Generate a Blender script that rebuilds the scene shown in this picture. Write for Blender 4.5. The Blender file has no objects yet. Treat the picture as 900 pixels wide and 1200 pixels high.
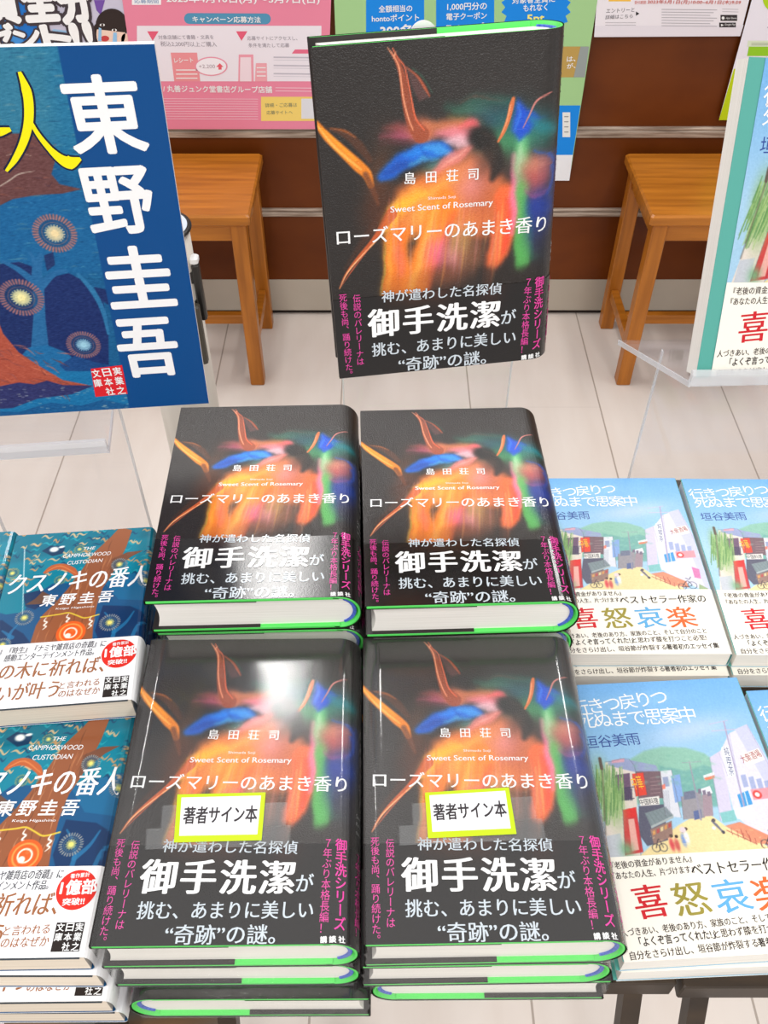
import bpy, math, random
import numpy as np
from mathutils import Matrix, Vector, Euler

sc = bpy.context.scene
COL = sc.collection
R = math.radians
FLOOR_TO_EYE = 1.35

# ------------------------------------------------------------------ camera, world, lights, exposure
cam = bpy.data.cameras.new('camera')
cam.sensor_fit = 'VERTICAL'; cam.sensor_height = 36.0; cam.lens = 1067.0 * 36.0 / 1200.0
cam.clip_start = 0.02
cam_ob = bpy.data.objects.new('camera', cam); COL.objects.link(cam_ob)
cam_ob.location = (0, 0, FLOOR_TO_EYE); cam_ob.rotation_euler = (R(90 - 46.1), 0, 0)
sc.camera = cam_ob

world = bpy.data.worlds.new('shop_ambient'); sc.world = world; world.use_nodes = True
bg = world.node_tree.nodes['Background']
bg.inputs['Color'].default_value = (1.0, 0.985, 0.97, 1); bg.inputs['Strength'].default_value = 0.60

def ceiling_light(x, y, sx, sy, watts):
    l = bpy.data.lights.new('ceiling_strip_light', 'AREA'); l.shape = 'RECTANGLE'
    l.size = sx; l.size_y = sy; l.energy = watts; l.color = (1.0, 0.985, 0.965)
    o = bpy.data.objects.new('ceiling_strip_light', l); COL.objects.link(o); o.location = (x, y, 2.62)
for lx in (-1.65, -0.34, 0.98):
    ceiling_light(lx, 2.0, 0.18, 1.25, 19)
    ceiling_light(lx, -0.9, 0.18, 1.25, 17)
for ly in (-3.2, -5.5):
    ceiling_light(1.1, ly, 0.2, 1.25, 24)

sc.cycles.transparent_max_bounces = 32
sc.view_settings.view_transform = 'Standard'; sc.view_settings.look = 'None'
sc.view_settings.gamma = 1.0; sc.view_settings.use_curve_mapping = False
sc.view_settings.exposure = 0.08

# ------------------------------------------------------------------ colour and material helpers
def lin(c):
    c = np.asarray(c, float) / 255.0
    return np.where(c <= 0.04045, c / 12.92, ((c + 0.055) / 1.055) ** 2.4)
def rgba(c): return (*[float(v) for v in lin(c)], 1.0)

def new_mat(name, rough=0.5, color=None, spec=0.5):
    m = bpy.data.materials.new(name); m.use_nodes = True
    b = m.node_tree.nodes['Principled BSDF']
    b.inputs['Roughness'].default_value = rough
    b.inputs['Specular IOR Level'].default_value = spec
    if color is not None: b.inputs['Base Color'].default_value = rgba(color)
    return m, m.node_tree.nodes, m.node_tree.links, b

def printed(name, rough, bump=0.0, scale=2500.0, spec=0.5):
    m, n, l, b = new_mat(name, rough, spec=spec)
    a = n.new('ShaderNodeAttribute'); a.attribute_name = 'Col'
    l.new(a.outputs['Color'], b.inputs['Base Color'])
    if bump:
        tc = n.new('ShaderNodeTexCoord'); t = n.new('ShaderNodeTexNoise'); t.inputs['Scale'].default_value = scale
        t.inputs['Detail'].default_value = 1.0
        l.new(tc.outputs['Object'], t.inputs['Vector'])
        bp = n.new('ShaderNodeBump'); bp.inputs['Strength'].default_value = bump; bp.inputs['Distance'].default_value = 0.0006
        l.new(t.outputs['Fac'], bp.inputs['Height']); l.new(bp.outputs['Normal'], b.inputs['Normal'])
    return m

def noisy(name, c1, c2, scale, rough=0.5, stretch=(1, 1, 1), spec=0.5, detail=4.0, bump=0.0):
    m, n, l, b = new_mat(name, rough, spec=spec)
    tc = n.new('ShaderNodeTexCoord'); mp = n.new('ShaderNodeMapping'); mp.inputs['Scale'].default_value = stretch
    t = n.new('ShaderNodeTexNoise'); t.inputs['Scale'].default_value = scale; t.inputs['Detail'].default_value = detail
    r = n.new('ShaderNodeValToRGB'); r.color_ramp.elements[0].position = 0.3; r.color_ramp.elements[1].position = 0.7
    r.color_ramp.elements[0].color = rgba(c1); r.color_ramp.elements[1].color = rgba(c2)
    l.new(tc.outputs['Object'], mp.inputs['Vector']); l.new(mp.outputs['Vector'], t.inputs['Vector'])
    l.new(t.outputs['Fac'], r.inputs['Fac']); l.new(r.outputs['Color'], b.inputs['Base Color'])
    if bump:
        bp = n.new('ShaderNodeBump'); bp.inputs['Strength'].default_value = bump; bp.inputs['Distance'].default_value = 0.002
        l.new(t.outputs['Fac'], bp.inputs['Height']); l.new(bp.outputs['Normal'], b.inputs['Normal'])
    return m

def clear_film(name, tint, rough, haze=0.0, bump=0.0, f0=0.04, edge=0.9, scale=60.0):
    m = bpy.data.materials.new(name); m.use_nodes = True
    n, l = m.node_tree.nodes, m.node_tree.links; n.clear()
    out = n.new('ShaderNodeOutputMaterial'); tr = n.new('ShaderNodeBsdfTransparent'); tr.inputs['Color'].default_value = (*tint, 1)
    gl = n.new('ShaderNodeBsdfGlossy'); gl.inputs['Roughness'].default_value = rough
    df = n.new('ShaderNodeBsdfDiffuse'); df.inputs['Color'].default_value = (0.85, 0.86, 0.88, 1)
    lw = n.new('ShaderNodeLayerWeight'); lw.inputs['Blend'].default_value = 0.5
    pw = n.new('ShaderNodeMath'); pw.operation = 'POWER'; pw.inputs[1].default_value = 5.0; l.new(lw.outputs['Facing'], pw.inputs[0])
    ma = n.new('ShaderNodeMath'); ma.operation = 'MULTIPLY_ADD'; ma.inputs[1].default_value = edge; ma.inputs[2].default_value = f0; l.new(pw.outputs[0], ma.inputs[0])
    mx = n.new('ShaderNodeMixShader'); l.new(ma.outputs[0], mx.inputs['Fac'])
    m2 = n.new('ShaderNodeMixShader'); m2.inputs['Fac'].default_value = haze
    l.new(tr.outputs[0], m2.inputs[1]); l.new(df.outputs[0], m2.inputs[2])
    l.new(m2.outputs[0], mx.inputs[1]); l.new(gl.outputs[0], mx.inputs[2]); l.new(mx.outputs[0], out.inputs['Surface'])
    if bump:
        tc = n.new('ShaderNodeTexCoord'); t = n.new('ShaderNodeTexNoise'); t.inputs['Scale'].default_value = scale
        bp = n.new('ShaderNodeBump'); bp.inputs['Strength'].default_value = bump; bp.inputs['Distance'].default_value = 0.002
        l.new(tc.outputs['Object'], t.inputs['Vector']); l.new(t.outputs['Fac'], bp.inputs['Height'])
        l.new(bp.outputs['Normal'], gl.inputs['Normal']); l.new(bp.outputs['Normal'], lw.inputs['Normal'])
    return m

M = {}
M['jacket'] = printed('embossed_jacket_print', 0.3, 0.6, 1300.0, 0.55)
M['glossy'] = printed('glossy_print', 0.16, 0.0, spec=0.5)
M['band_black'] = printed('glossy_band_print', 0.15, 0.05, 1200.0, 0.5)
M['satin'] = printed('satin_print', 0.38, 0.0, spec=0.25)
M['paper'] = printed('matte_print', 0.6, 0.0, spec=0.25)
M['panel'] = printed('board_print', 0.5, 0.12, 700.0, 0.25)
M['case_green'] = new_mat('green_case', 0.45, (86, 222, 96))[0]
M['headband'] = noisy('blue_headband', (40, 70, 175), (90, 120, 215), 900, 0.7, (1, 1, 1))
M['pages_white'] = noisy('white_page_edges', (226, 222, 214), (250, 247, 241), 3.0, 0.85, (3, 3, 900), 0.1)
M['pages_cream'] = noisy('cream_page_edges', (214, 200, 182), (240, 228, 211), 3.0, 0.85, (3, 3, 900), 0.1)
M['cover_teal'] = new_mat('teal_cover_card', 0.6, (88, 168, 156), 0.3)[0]
M['cover_navy'] = new_mat('navy_cover_card', 0.5, (60, 66, 72), 0.3)[0]
M['wrap'] = clear_film('cellophane', (0.985, 0.985, 0.985), 0.12, 0.02, 0.05, 0.055, 0.8, 28.0)
M['wrap_end'] = clear_film('crinkled_cellophane', (0.99, 0.99, 0.985), 0.22, 0.07, 0.03, 0.02, 0.2, 90.0)
M['tape'] = clear_film('clear_tape', (0.93, 0.93, 0.92), 0.2, 0.10, 0.0, 0.05)
M['acrylic'] = clear_film('clear_acrylic', (0.98, 0.98, 0.985), 0.03, 0.012, 0.0, 0.025, 0.35)
M['acrylic_edge'] = clear_film('acrylic_cut_edge', (0.97, 0.975, 0.985), 0.2, 0.45, 0.0, 0.04, 0.3)
M['wood'] = noisy('orange_varnished_wood', (152, 88, 20), (190, 116, 34), 5.0, 0.34, (1, 14, 14), 0.4)
M['wood_v'] = noisy('orange_varnished_wood_upright', (150, 86, 20), (186, 112, 32), 5.0, 0.34, (14, 14, 1), 0.4)
M['panel_brown'] = noisy('dark_brown_laminate', (94, 42, 6), (112, 54, 12), 6.0, 0.36, (1, 1, 1.5), 0.25)
M['lip'] = noisy('worn_shelf_lip', (104, 82, 66), (196, 178, 162), 30.0, 0.45, (0.3, 1, 6), 0.4)
M['kick'] = noisy('grey_kickboard', (176, 166, 152), (196, 186, 172), 3.0, 0.4, (1, 1, 1), 0.3)
M['shadow_line'] = new_mat('painted_shadow_line', 0.8, (40, 30, 24))[0]  # dark colour standing in for the shadow line below the kickboard
M['table_brown'] = noisy('dark_brown_table', (38, 28, 20), (58, 44, 30), 20.0, 0.45, (1, 6, 1), 0.4)
M['metal_grey'] = noisy('pale_grey_metal', (196, 188, 178), (214, 206, 196), 30.0, 0.35, (1, 1, .1), 0.5)
M['metal_lid'] = new_mat('pale_blue_grey_lid', 0.3, (198, 206, 218))[0]
M['black'] = new_mat('black_plastic', 0.4, (26, 24, 22))[0]
M['olive'] = new_mat('dark_olive_plastic', 0.45, (62, 56, 46))[0]
M['white_plastic'] = new_mat('white_plastic', 0.35, (236, 236, 236))[0]

# floor: pale vinyl planks, joints every 30 cm running away from the viewer
def floor_material():
    m, n, l, b = new_mat('pale_vinyl_floor', 0.3, spec=0.35)
    tc = n.new('ShaderNodeTexCoord'); sp = n.new('ShaderNodeSeparateXYZ'); l.new(tc.outputs['Object'], sp.inputs[0])
    def mth(op, a, bb=None):
        q = n.new('ShaderNodeMath'); q.operation = op
        for i, v in enumerate((a, bb)):
            if v is None: continue
            if isinstance(v, (int, float)): q.inputs[i].default_value = v
            else: l.new(v, q.inputs[i])
        return q.outputs[0]
    fx = mth('FRACT', mth('DIVIDE', mth('ADD', sp.outputs['X'], 9.10), 0.30))
    jx = mth('GREATER_THAN', mth('ABSOLUTE', mth('SUBTRACT', fx, 0.5)), 0.4945)
    row = mth('FLOOR', mth('DIVIDE', mth('ADD', sp.outputs['X'], 9.10), 0.30))
    fy = mth('FRACT', mth('ADD', mth('DIVIDE', mth('ADD', sp.outputs['Y'], 5.0), 1.2), mth('MULTIPLY', row, 0.37)))
    jy = mth('GREATER_THAN', mth('ABSOLUTE', mth('SUBTRACT', fy, 0.5)), 0.4988)
    j = mth('MULTIPLY', mth('MAXIMUM', jx, mth('MULTIPLY', jy, 0.15)), 0.6)
    mp = n.new('ShaderNodeMapping'); mp.inputs['Scale'].default_value = (9, 2.2, 1); l.new(tc.outputs['Object'], mp.inputs['Vector'])
    t = n.new('ShaderNodeTexNoise'); t.inputs['Scale'].default_value = 2.0; t.inputs['Detail'].default_value = 6; l.new(mp.outputs['Vector'], t.inputs['Vector'])
    r = n.new('ShaderNodeValToRGB'); r.color_ramp.elements[0].position = 0.3; r.color_ramp.elements[1].position = 0.72
    r.color_ramp.elements[0].color = rgba((216, 204, 195)); r.color_ramp.elements[1].color = rgba((223, 213, 205)); l.new(t.outputs['Fac'], r.inputs['Fac'])
    mx = n.new('ShaderNodeMix'); mx.data_type = 'RGBA'; l.new(j, mx.inputs['Factor']); l.new(r.outputs['Color'], mx.inputs['A'])
    mx.inputs['B'].default_value = rgba((120, 100, 84)); l.new(mx.outputs['Result'], b.inputs['Base Color'])
    return m
M['floor'] = floor_material()

# ------------------------------------------------------------------ object helpers
def tag(o, label=None, cat=None, group=None, kind=None):
    if label: o['label'] = label
    if cat: o['category'] = cat
    if group: o['group'] = group
    if kind: o['kind'] = kind
    return o

def thing(name, label, cat, matrix=None, group=None):
    o = bpy.data.objects.new(name, None); COL.objects.link(o); o.empty_display_size = 0.02
    if matrix is not None: o.matrix_world = matrix
    return tag(o, label, cat, group)

def link(name, me, mats, parent=None, smooth=False):
    for m in (mats if isinstance(mats, (list, tuple)) else [mats]): me.materials.append(m)
    if smooth:
        me.polygons.foreach_set('use_smooth', [True] * len(me.polygons))
    o = bpy.data.objects.new(name, me); COL.objects.link(o)
    if parent is not None: o.parent = parent
    return o

class MB:
    """collects simple solids into ONE mesh"""
    def __init__(s): s.v, s.f, s.m = [], [], []
    def add(s, v, f, mi=0):
        b = len(s.v); s.v += [tuple(map(float, p)) for p in v]; s.f += [tuple(b + i for i in q) for q in f]; s.m += [mi] * len(f)
        return s
    def box(s, x0, x1, y0, y1, z0, z1, bev=0.0, mi=0):
        # box with chamfered upright and level edges (bev)
        if bev <= 0:
            v = [(x, y, z) for z in (z0, z1) for y in (y0, y1) for x in (x0, x1)]
            f = [(0, 2, 3, 1), (4, 5, 7, 6), (0, 1, 5, 4), (2, 6, 7, 3), (0, 4, 6, 2), (1, 3, 7, 5)]
            return s.add(v, f, mi)
        c = bev
        ring = lambda k, z: [(x0 + k + c, y0 + k, z), (x1 - k - c, y0 + k, z), (x1 - k, y0 + k + c, z), (x1 - k, y1 - k - c, z),
                             (x1 - k - c, y1 - k, z), (x0 + k + c, y1 - k, z), (x0 + k, y1 - k - c, z), (x0 + k, y0 + k + c, z)]
        v = ring(c, z0) + ring(0, z0 + c) + ring(0, z1 - c) + ring(c, z1); f = []
        for a in (0, 8, 16):
            for i in range(8): f.append((a + i, a + (i + 1) % 8, a + 8 + (i + 1) % 8, a + 8 + i))
        f.append(tuple(range(7, -1, -1))); f.append(tuple(range(24, 32)))
        return s.add(v, f, mi)
    def bar(s, p, q, wx, wy, mi=0):
        # square bar from p to q
        p, q = Vector(p), Vector(q); d = (q - p).normalized(); side = d.cross(Vector((0, 1, 0)) if abs(d.y) < .9 else Vector((1, 0, 0))).normalized(); o = d.cross(side)
        v = [c + side * a * wx / 2 + o * b * wy / 2 for c in (p, q) for a, b in ((-1, -1), (1, -1), (1, 1), (-1, 1))]
        f = [(0, 1, 2, 3), (7, 6, 5, 4)] + [(i, 4 + i, 4 + (i + 1) % 4, (i + 1) % 4) for i in range(4)]
        return s.add(v, f, mi)
    def cyl(s, cx, cy, z0, z1, r0, r1=None, n=40, mi=0):
        r1 = r0 if r1 is None else r1
        a = [2 * math.pi * i / n for i in range(n)]
        v = [(cx + r0 * math.cos(t), cy + r0 * math.sin(t), z0) for t in a] + [(cx + r1 * math.cos(t), cy + r1 * math.sin(t), z1) for t in a]
        f = [(i, (i + 1) % n, n + (i + 1) % n, n + i) for i in range(n)] + [tuple(range(n - 1, -1, -1)), tuple(range(n, 2 * n))]
        return s.add(v, f, mi)
    def torus(s, cx, cy, cz, rr, r, n=48, k=10, mi=0):
        v, f = [], []
        for i in range(n):
            t = 2 * math.pi * i / n
            for j in range(k):
                u = 2 * math.pi * j / k; q = rr + r * math.cos(u)
                v.append((cx + q * math.cos(t), cy + q * math.sin(t), cz + r * math.sin(u)))
        for i in range(n):
            for j in range(k):
                f.append((i * k + j, ((i + 1) % n) * k + j, ((i + 1) % n) * k + (j + 1) % k, i * k + (j + 1) % k))
        return s.add(v, f, mi)
    def prism(s, pts, a0, a1, axis='y', mi=0):
        n = len(pts)
        def P(p, a): return (p[0], a, p[1]) if axis == 'y' else ((a, p[0], p[1]) if axis == 'x' else (p[0], p[1], a))
        v = [P(p, a0) for p in pts] + [P(p, a1) for p in pts]
        f = [(i, (i + 1) % n, n + (i + 1) % n, n + i) for i in range(n)] + [tuple(range(n - 1, -1, -1)), tuple(range(n, 2 * n))]
        return s.add(v, f, mi)
    def build(s, name, mats, parent=None, smooth=False, matrix=None, kind=None):
        me = bpy.data.meshes.new(name); me.from_pydata(s.v, [], s.f); me.validate()
        o = link(name, me, mats, parent, smooth)
        if isinstance(mats, (list, tuple)):
            me.polygons.foreach_set('material_index', s.m[:len(me.polygons)])
        if matrix is not None: o.matrix_local = matrix
        if kind: o['kind'] = kind
        import bmesh
        b = bmesh.new(); b.from_mesh(me); bmesh.ops.recalc_face_normals(b, faces=b.faces); b.to_mesh(me); b.free()
        return o

def copy_thing(root, matrix, label, group=None, skip=()):
    r = root.copy(); COL.objects.link(r); r.matrix_world = matrix; r['label'] = label
    if group: r['group'] = group
    elif 'group' in r: del r['group']
    for ch in root.children:
        if ch.name.split('.')[0] in skip: continue
        c = ch.copy(); COL.objects.link(c); c.parent = r
        for g in ch.children:
            d = g.copy(); COL.objects.link(d); d.parent = c
    return r

def place(x, y, z, rz=0.0, flip=False, width=0.0, thick=0.0):
    m = Matrix.Translation((x, y, z)) @ Matrix.Rotation(rz, 4, 'Z')
    if flip: m = m @ Matrix.Translation((width, 0, thick)) @ Matrix.Rotation(math.pi, 4, 'Y')
    return m

# ------------------------------------------------------------------ printing: lettering and artwork on sheets of paper
_glyphs = {}
def lettering(s):
    """outline mesh of a line of lettering: (n,2) points and faces"""
    if s not in _glyphs:
        c = bpy.data.curves.new('lettering', 'FONT'); c.body = s; c.size = 1; c.resolution_u = 3; c.fill_mode = 'FRONT'
        o = bpy.data.objects.new('lettering', c); COL.objects.link(o)
        ev = o.evaluated_get(bpy.context.evaluated_depsgraph_get()); me = ev.to_mesh()
        v = np.array([tuple(q.co)[:2] for q in me.vertices]).reshape(-1, 2); f = [tuple(q.vertices) for q in me.polygons]
        ev.to_mesh_clear(); bpy.data.objects.remove(o); bpy.data.curves.remove(c)
        _glyphs[s] = (v, f)
    return _glyphs[s]

def hom(h, pts):
    p = np.asarray(pts, float).reshape(-1, 2); x, y = p[:, 0], p[:, 1]
    d = h[6] * x + h[7] * y + h[8]
    return np.stack([(h[0] * x + h[1] * y + h[2]) / d, (h[3] * x + h[4] * y + h[5]) / d], 1)

def ring(*radii, squash=1.0):
    q = [(0.0, 0.0)]
    for r in radii:
        n = 8 if r < .03 else 12
        q += [(r * math.cos(2 * math.pi * k / n), squash * r * math.sin(2 * math.pi * k / n)) for k in range(n)]
    return q
STRIKES = {'regular': [(0, 0)], 'serif': [(-.014, 0), (0, 0.004), (.014, 0)],
           'serifbold': [(-.034, 0), (-.017, .008), (-.017, -.008), (0, .009), (0, -.009), (.017, .008), (.017, -.008), (.034, 0)],
           'medium': ring(.016), 'bold': ring(.03), 'heavy': ring(.022), 'fat': ring(.028, .055), 'outline': ring(.05, .10, .13)}

def smooth(pts, k=6):
    p = np.asarray(pts, float)
    if len(p) < 3: return p
    q = np.vstack([2 * p[0] - p[1], p, 2 * p[-1] - p[-2]]); out = []
    for i in range(1, len(q) - 2):
        for t in np.arange(k) / k:
            a, b, c, d = q[i - 1], q[i], q[i + 1], q[i + 2]
            out.append(.5 * (2 * b + (c - a) * t + (2 * a - 5 * b + 4 * c - d) * t * t + (3 * b - a - 3 * c + d) * t ** 3))
    return np.array(out + [q[-2]])
def smoothw(w, k=6):
    w = np.asarray(w, float); n = len(w)
    return np.interp(np.arange((n - 1) * k + 1) / k, np.arange(n), w) if n > 2 else w

class Sheet:
    """one sheet of printed paper, laid out flat in metres (s across, y up), later wrapped onto its thing"""
    def __init__(s, step=0.00011): s.V, s.C, s.F, s.n, s.step = [], [], [], 0, step
    def raw(s, pts, faces, color, layer):
        p = np.asarray(pts, float); k = len(p)
        s.V.append(np.column_stack([p, np.full(k, layer * s.step)]))
        col = np.asarray(color, float); s.C.append(np.tile(col, (k, 1)) if col.ndim == 1 else col)
        b = s.n; s.F += [tuple(b + i for i in f) for f in faces]; s.n += k
    def grid(s, xs, ys, color, layer=0):
        nx, ny = len(xs), len(ys); X, Y = np.meshgrid(xs, ys)
        i = (np.arange(ny - 1)[:, None] * nx + np.arange(nx - 1)[None, :]).ravel()
        f = np.stack([i, i + 1, i + nx + 1, i + nx], 1)
        col = np.asarray(color, float)
        if col.ndim == 3: col = col.reshape(-1, 3)
        s.raw(np.stack([X.ravel(), Y.ravel()], 1), f.tolist(), col, layer)
    def poly(s, pts, color, layer=1): s.raw(pts, [tuple(range(len(pts)))], color, layer)
    def disc(s, c, r, color, layer=1, n=48, rings=8):
        a = np.linspace(0, 2 * math.pi, n + 1)[:-1]; v = [tuple(c)]; f = []
        for q in range(1, rings + 1): v += [(c[0] + r * q / rings * math.cos(t), c[1] + r * q / rings * math.sin(t)) for t in a]
        f += [(0, 1 + i, 1 + (i + 1) % n) for i in range(n)]
        for q in range(1, rings): f += [(1 + (q - 1) * n + i, 1 + q * n + i, 1 + q * n + (i + 1) % n, 1 + (q - 1) * n + (i + 1) % n) for i in range(n)]
        s.raw(v, f, color, layer)
    def line(s, pts, w, color, layer=1):
        p = np.asarray(pts, float); w = smoothw(np.broadcast_to(np.asarray(w, float), (len(p),))); p = smooth(p)
        d = np.gradient(p, axis=0); d /= np.linalg.norm(d, axis=1)[:, None] + 1e-12; nn = np.stack([-d[:, 1], d[:, 0]], 1) * w[:, None] / 2
        v = np.concatenate([p + nn, p - nn]); k = len(p)
        s.raw(v, [(i, i + 1, k + i + 1, k + i) for i in range(k - 1)], color, layer)
    def text(s, t, a, b, h, color, style='regular', layer=2, slant=0.0):
        """ink of t from a to b (left and right end of its lower edge), ink height h"""
        v, f = lettering(t)
        if not len(v): return
        a, b = np.asarray(a, float), np.asarray(b, float); lo, hi = v.min(0), v.max(0); sz = np.maximum(hi - lo, 1e-6)
        L = np.linalg.norm(b - a); e = (b - a) / L; up = np.array([-e[1], e[0]])
        for kk, (ox, oy) in enumerate(STRIKES[style]):
            em = h / max(sz[1], .5); q = (v - lo) / sz; qx = q[:, 0] * L + ox * em + slant * q[:, 1] * h; qy = q[:, 1] * h + oy * em
            s.raw(a + qx[:, None] * e + qy[:, None] * up, f, color, layer + kk * .13)
    def row(s, t, a, b, h, color, style='regular', layer=2, slant=0.0):
        """evenly spaced characters, each keeping its own proportions"""
        a, b = np.asarray(a, float), np.asarray(b, float); L = np.linalg.norm(b - a); e = (b - a) / L; up = np.array([-e[1], e[0]])
        em = h / .9; n = len(t)
        for k, ch in enumerate(t):
            v, f = lettering(ch); x = (em * .46 + (L - em * .92) * k / max(n - 1, 1))
            for kk, (ox, oy) in enumerate(STRIKES[style]):
                qx, qy = (v[:, 0] - .5 + ox) * em, (v[:, 1] + .08 + oy) * em
                s.raw(a + (x + qx + slant * qy)[:, None] * e + qy[:, None] * up, f, color, layer + kk * .13)
    def column(s, t, top, bot, w, color, style='regular', layer=2):
        """upright column of characters from top to bottom, w wide"""
        top, bot = np.asarray(top, float), np.asarray(bot, float); n = len(t); L = np.linalg.norm(bot - top); pitch = L / n
        d = (bot - top) / L; right = np.array([-d[1], d[0]])
        for k, ch in enumerate(t):
            v, f = lettering(ch)
            if not len(v): continue
            q = v - np.array([0.5, 0.38])
            if ch.isascii(): q = v - (v.max(0) + v.min(0)) / 2
            if ch in 'ー―': q = np.stack([q[:, 1], -q[:, 0]], 1)
            if ch in '、。': q = q + np.array([0.55, 0.55])
            c = top + d * pitch * (k + 0.5)
            for kk, (ox, oy) in enumerate(STRIKES[style]):
                qq = (q + np.array([ox, oy])) * np.array([w, pitch]) * 1.05
                s.raw(c + qq[:, :1] * right - qq[:, 1:] * d, f, color, layer + kk * .13)
    def build(s, name, mapping, mat, parent=None):
        V = np.concatenate(s.V); C = np.concatenate(s.C); P = mapping(V[:, 0], V[:, 1], V[:, 2])
        me = bpy.data.meshes.new(name); me.from_pydata(P.tolist(), [], s.F)
        ca = me.color_attributes.new('Col', 'FLOAT_COLOR', 'POINT')
        ca.data.foreach_set('color', np.column_stack([lin(C), np.ones(len(C))]).astype(np.float32).ravel())
        return link(name, me, mat, parent)

class Paint:
    """colours a grid of points; coordinates in metres on the sheet"""
    def __init__(s, xs, ys, base):
        s.X, s.Y = np.meshgrid(xs, ys); s.c = np.tile(np.asarray(base, float), (*s.X.shape, 1)); s.px = (ys[-1] - ys[0]) / len(ys)
    def mix(s, a, col): s.c += np.clip(a, 0, 1)[..., None] * (np.asarray(col, float) - s.c)
    def blob(s, c, rx, ry, ang, col, a=1.0, hard=1.0):
        t = math.radians(ang); dx, dy = s.X - c[0], s.Y - c[1]
        u, v = dx * math.cos(t) + dy * math.sin(t), -dx * math.sin(t) + dy * math.cos(t)
        s.mix(a * np.exp(-(((u / rx) ** 2 + (v / ry) ** 2) ** hard) * 0.8), col)
    def disc(s, c, r, col, a=1.0, r_in=0.0):
        d = np.hypot(s.X - c[0], s.Y - c[1]); s.mix(a * np.clip((r - d) / s.px + .5, 0, 1) * np.clip((d - r_in) / s.px + .5, 0, 1), col)
    def poly(s, pts, col, a=1.0, feather=None):
        p = np.asarray(pts, float); fe = s.px if feather is None else feather
        inside = np.zeros(s.X.shape, bool); dist = np.full(s.X.shape, 1e9); j = len(p) - 1
        for i in range(len(p)):
            (x0, y0), (x1, y1) = p[j], p[i]
            with np.errstate(divide='ignore', invalid='ignore'):
                inside ^= ((y1 > s.Y) != (y0 > s.Y)) & (s.X < (x0 - x1) * (s.Y - y1) / (y0 - y1 + 1e-15) + x1)
            dist = np.minimum(dist, s._seg(p[j], p[i])[0]); j = i
        sd = np.where(inside, dist, -dist); s.mix(a * np.clip(sd / fe + .5, 0, 1), col)
    def _seg(s, p, q):
        d = np.asarray(q) - np.asarray(p); L = d @ d + 1e-15
        t = np.clip(((s.X - p[0]) * d[0] + (s.Y - p[1]) * d[1]) / L, 0, 1)
        return np.hypot(s.X - p[0] - t * d[0], s.Y - p[1] - t * d[1]), t
    def stroke(s, pts, w, col, a=1.0, feather=None):
        p = np.asarray(pts, float); w = smoothw(np.broadcast_to(np.asarray(w, float), (len(p),)), 4); p = smooth(p, 4); fe = s.px if feather is None else feather
        m = w.max() + fe * 2; x0, y0 = p.min(0) - m; x1, y1 = p.max(0) + m
        jj = np.where((s.Y[:, 0] >= y0) & (s.Y[:, 0] <= y1))[0]; ii = np.where((s.X[0] >= x0) & (s.X[0] <= x1))[0]
        if not len(jj) or not len(ii): return
        sl = (slice(jj[0], jj[-1] + 1), slice(ii[0], ii[-1] + 1)); sub = Paint.__new__(Paint); sub.X, sub.Y = s.X[sl], s.Y[sl]
        best = np.zeros(sub.X.shape)
        for k in range(len(p) - 1):
            d, t = sub._seg(p[k], p[k + 1]); best = np.maximum(best, np.clip(((w[k] + (w[k + 1] - w[k]) * t) / 2 - d) / fe + .5, 0, 1))
        s.c[sl] += (a * best)[..., None] * (np.asarray(col, float) - s.c[sl])

# ------------------------------------------------------------------ page measurements -> metres on the sheet
ROSE = (0.0004271846, -3.587047e-05, -0.1547406, -4.518337e-05, -0.0004601174, 0.2228075, -0.0001065344, -0.000407024, 1)
STREET_I = (0.001610936, -0.000353741, -0.7833333, -7.899908e-05, -0.001503175, 1.749661, 0, 0.001965497, 1)
STREET_G = (0.002595993, -0.0003306218, -1.451981, 3.555829e-05, -0.002901557, 2.202132, 0.0003584306, 0.003585114, 1)
CAMPHOR = (0.002244198, 0.0005657034, -0.4123533, -9.542323e-05, -0.00227823, 1.911041, -0.0001449953, 0.003635494, 1)
PANEL = (0.0003907003, -0.0001733439, 0.1091574, -3.396267e-05, -0.0005495083, 0.2679526, -0.0001047896, -0.000617241, 1)
WALL = (0.001706207, 0, -0.7677933, 0, -0.002012939, 0.7480723, 0, -0.0006147048, 1)
def scan(h, ox, oy, k):
    def f(*p):
        q = np.asarray(p, float).reshape(-1, 2); return hom(h, q * k + (ox, oy))
    return f
rose = scan(ROSE, 360, 20, .36655)
stI = scan(STREET_I, 660, 780, .35)
stG = scan(STREET_G, 630, 540, .30)
_camphor = scan(CAMPHOR, 0, 610, .22222)
def cam_(*p): return _camphor(*p) * (.942, 1)
pan = scan(PANEL, 0, 50, .36657)
def put(sheet, fn, t, x0, y0, x1, y1, h, col, style='regular', layer=2, slant=0.0):
    a, b, c = fn(x0, y0, x1, y1, (x0 + x1) / 2, (y0 + y1) / 2 - h)
    hh = np.linalg.norm(c - (a + b) / 2); sheet.text(t, a, b, hh, col, style, layer, slant)
def putrow(sheet, fn, t, x0, y0, x1, y1, h, col, style='regular', layer=2, slant=0.0):
    a, b, c = fn(x0, y0, x1, y1, (x0 + x1) / 2, (y0 + y1) / 2 - h)
    sheet.row(t, a, b, np.linalg.norm(c - (a + b) / 2), col, style, layer, slant)
def putcol(sheet, fn, t, x0, y0, x1, y1, w, col, style='regular', layer=2):
    a, b, c, d = fn(x0, y0, x1, y1, x0 - w / 2, y0, x0 + w / 2, y0)
    sheet.column(t, a, b, np.linalg.norm(d - c), col, style, layer)

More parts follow.
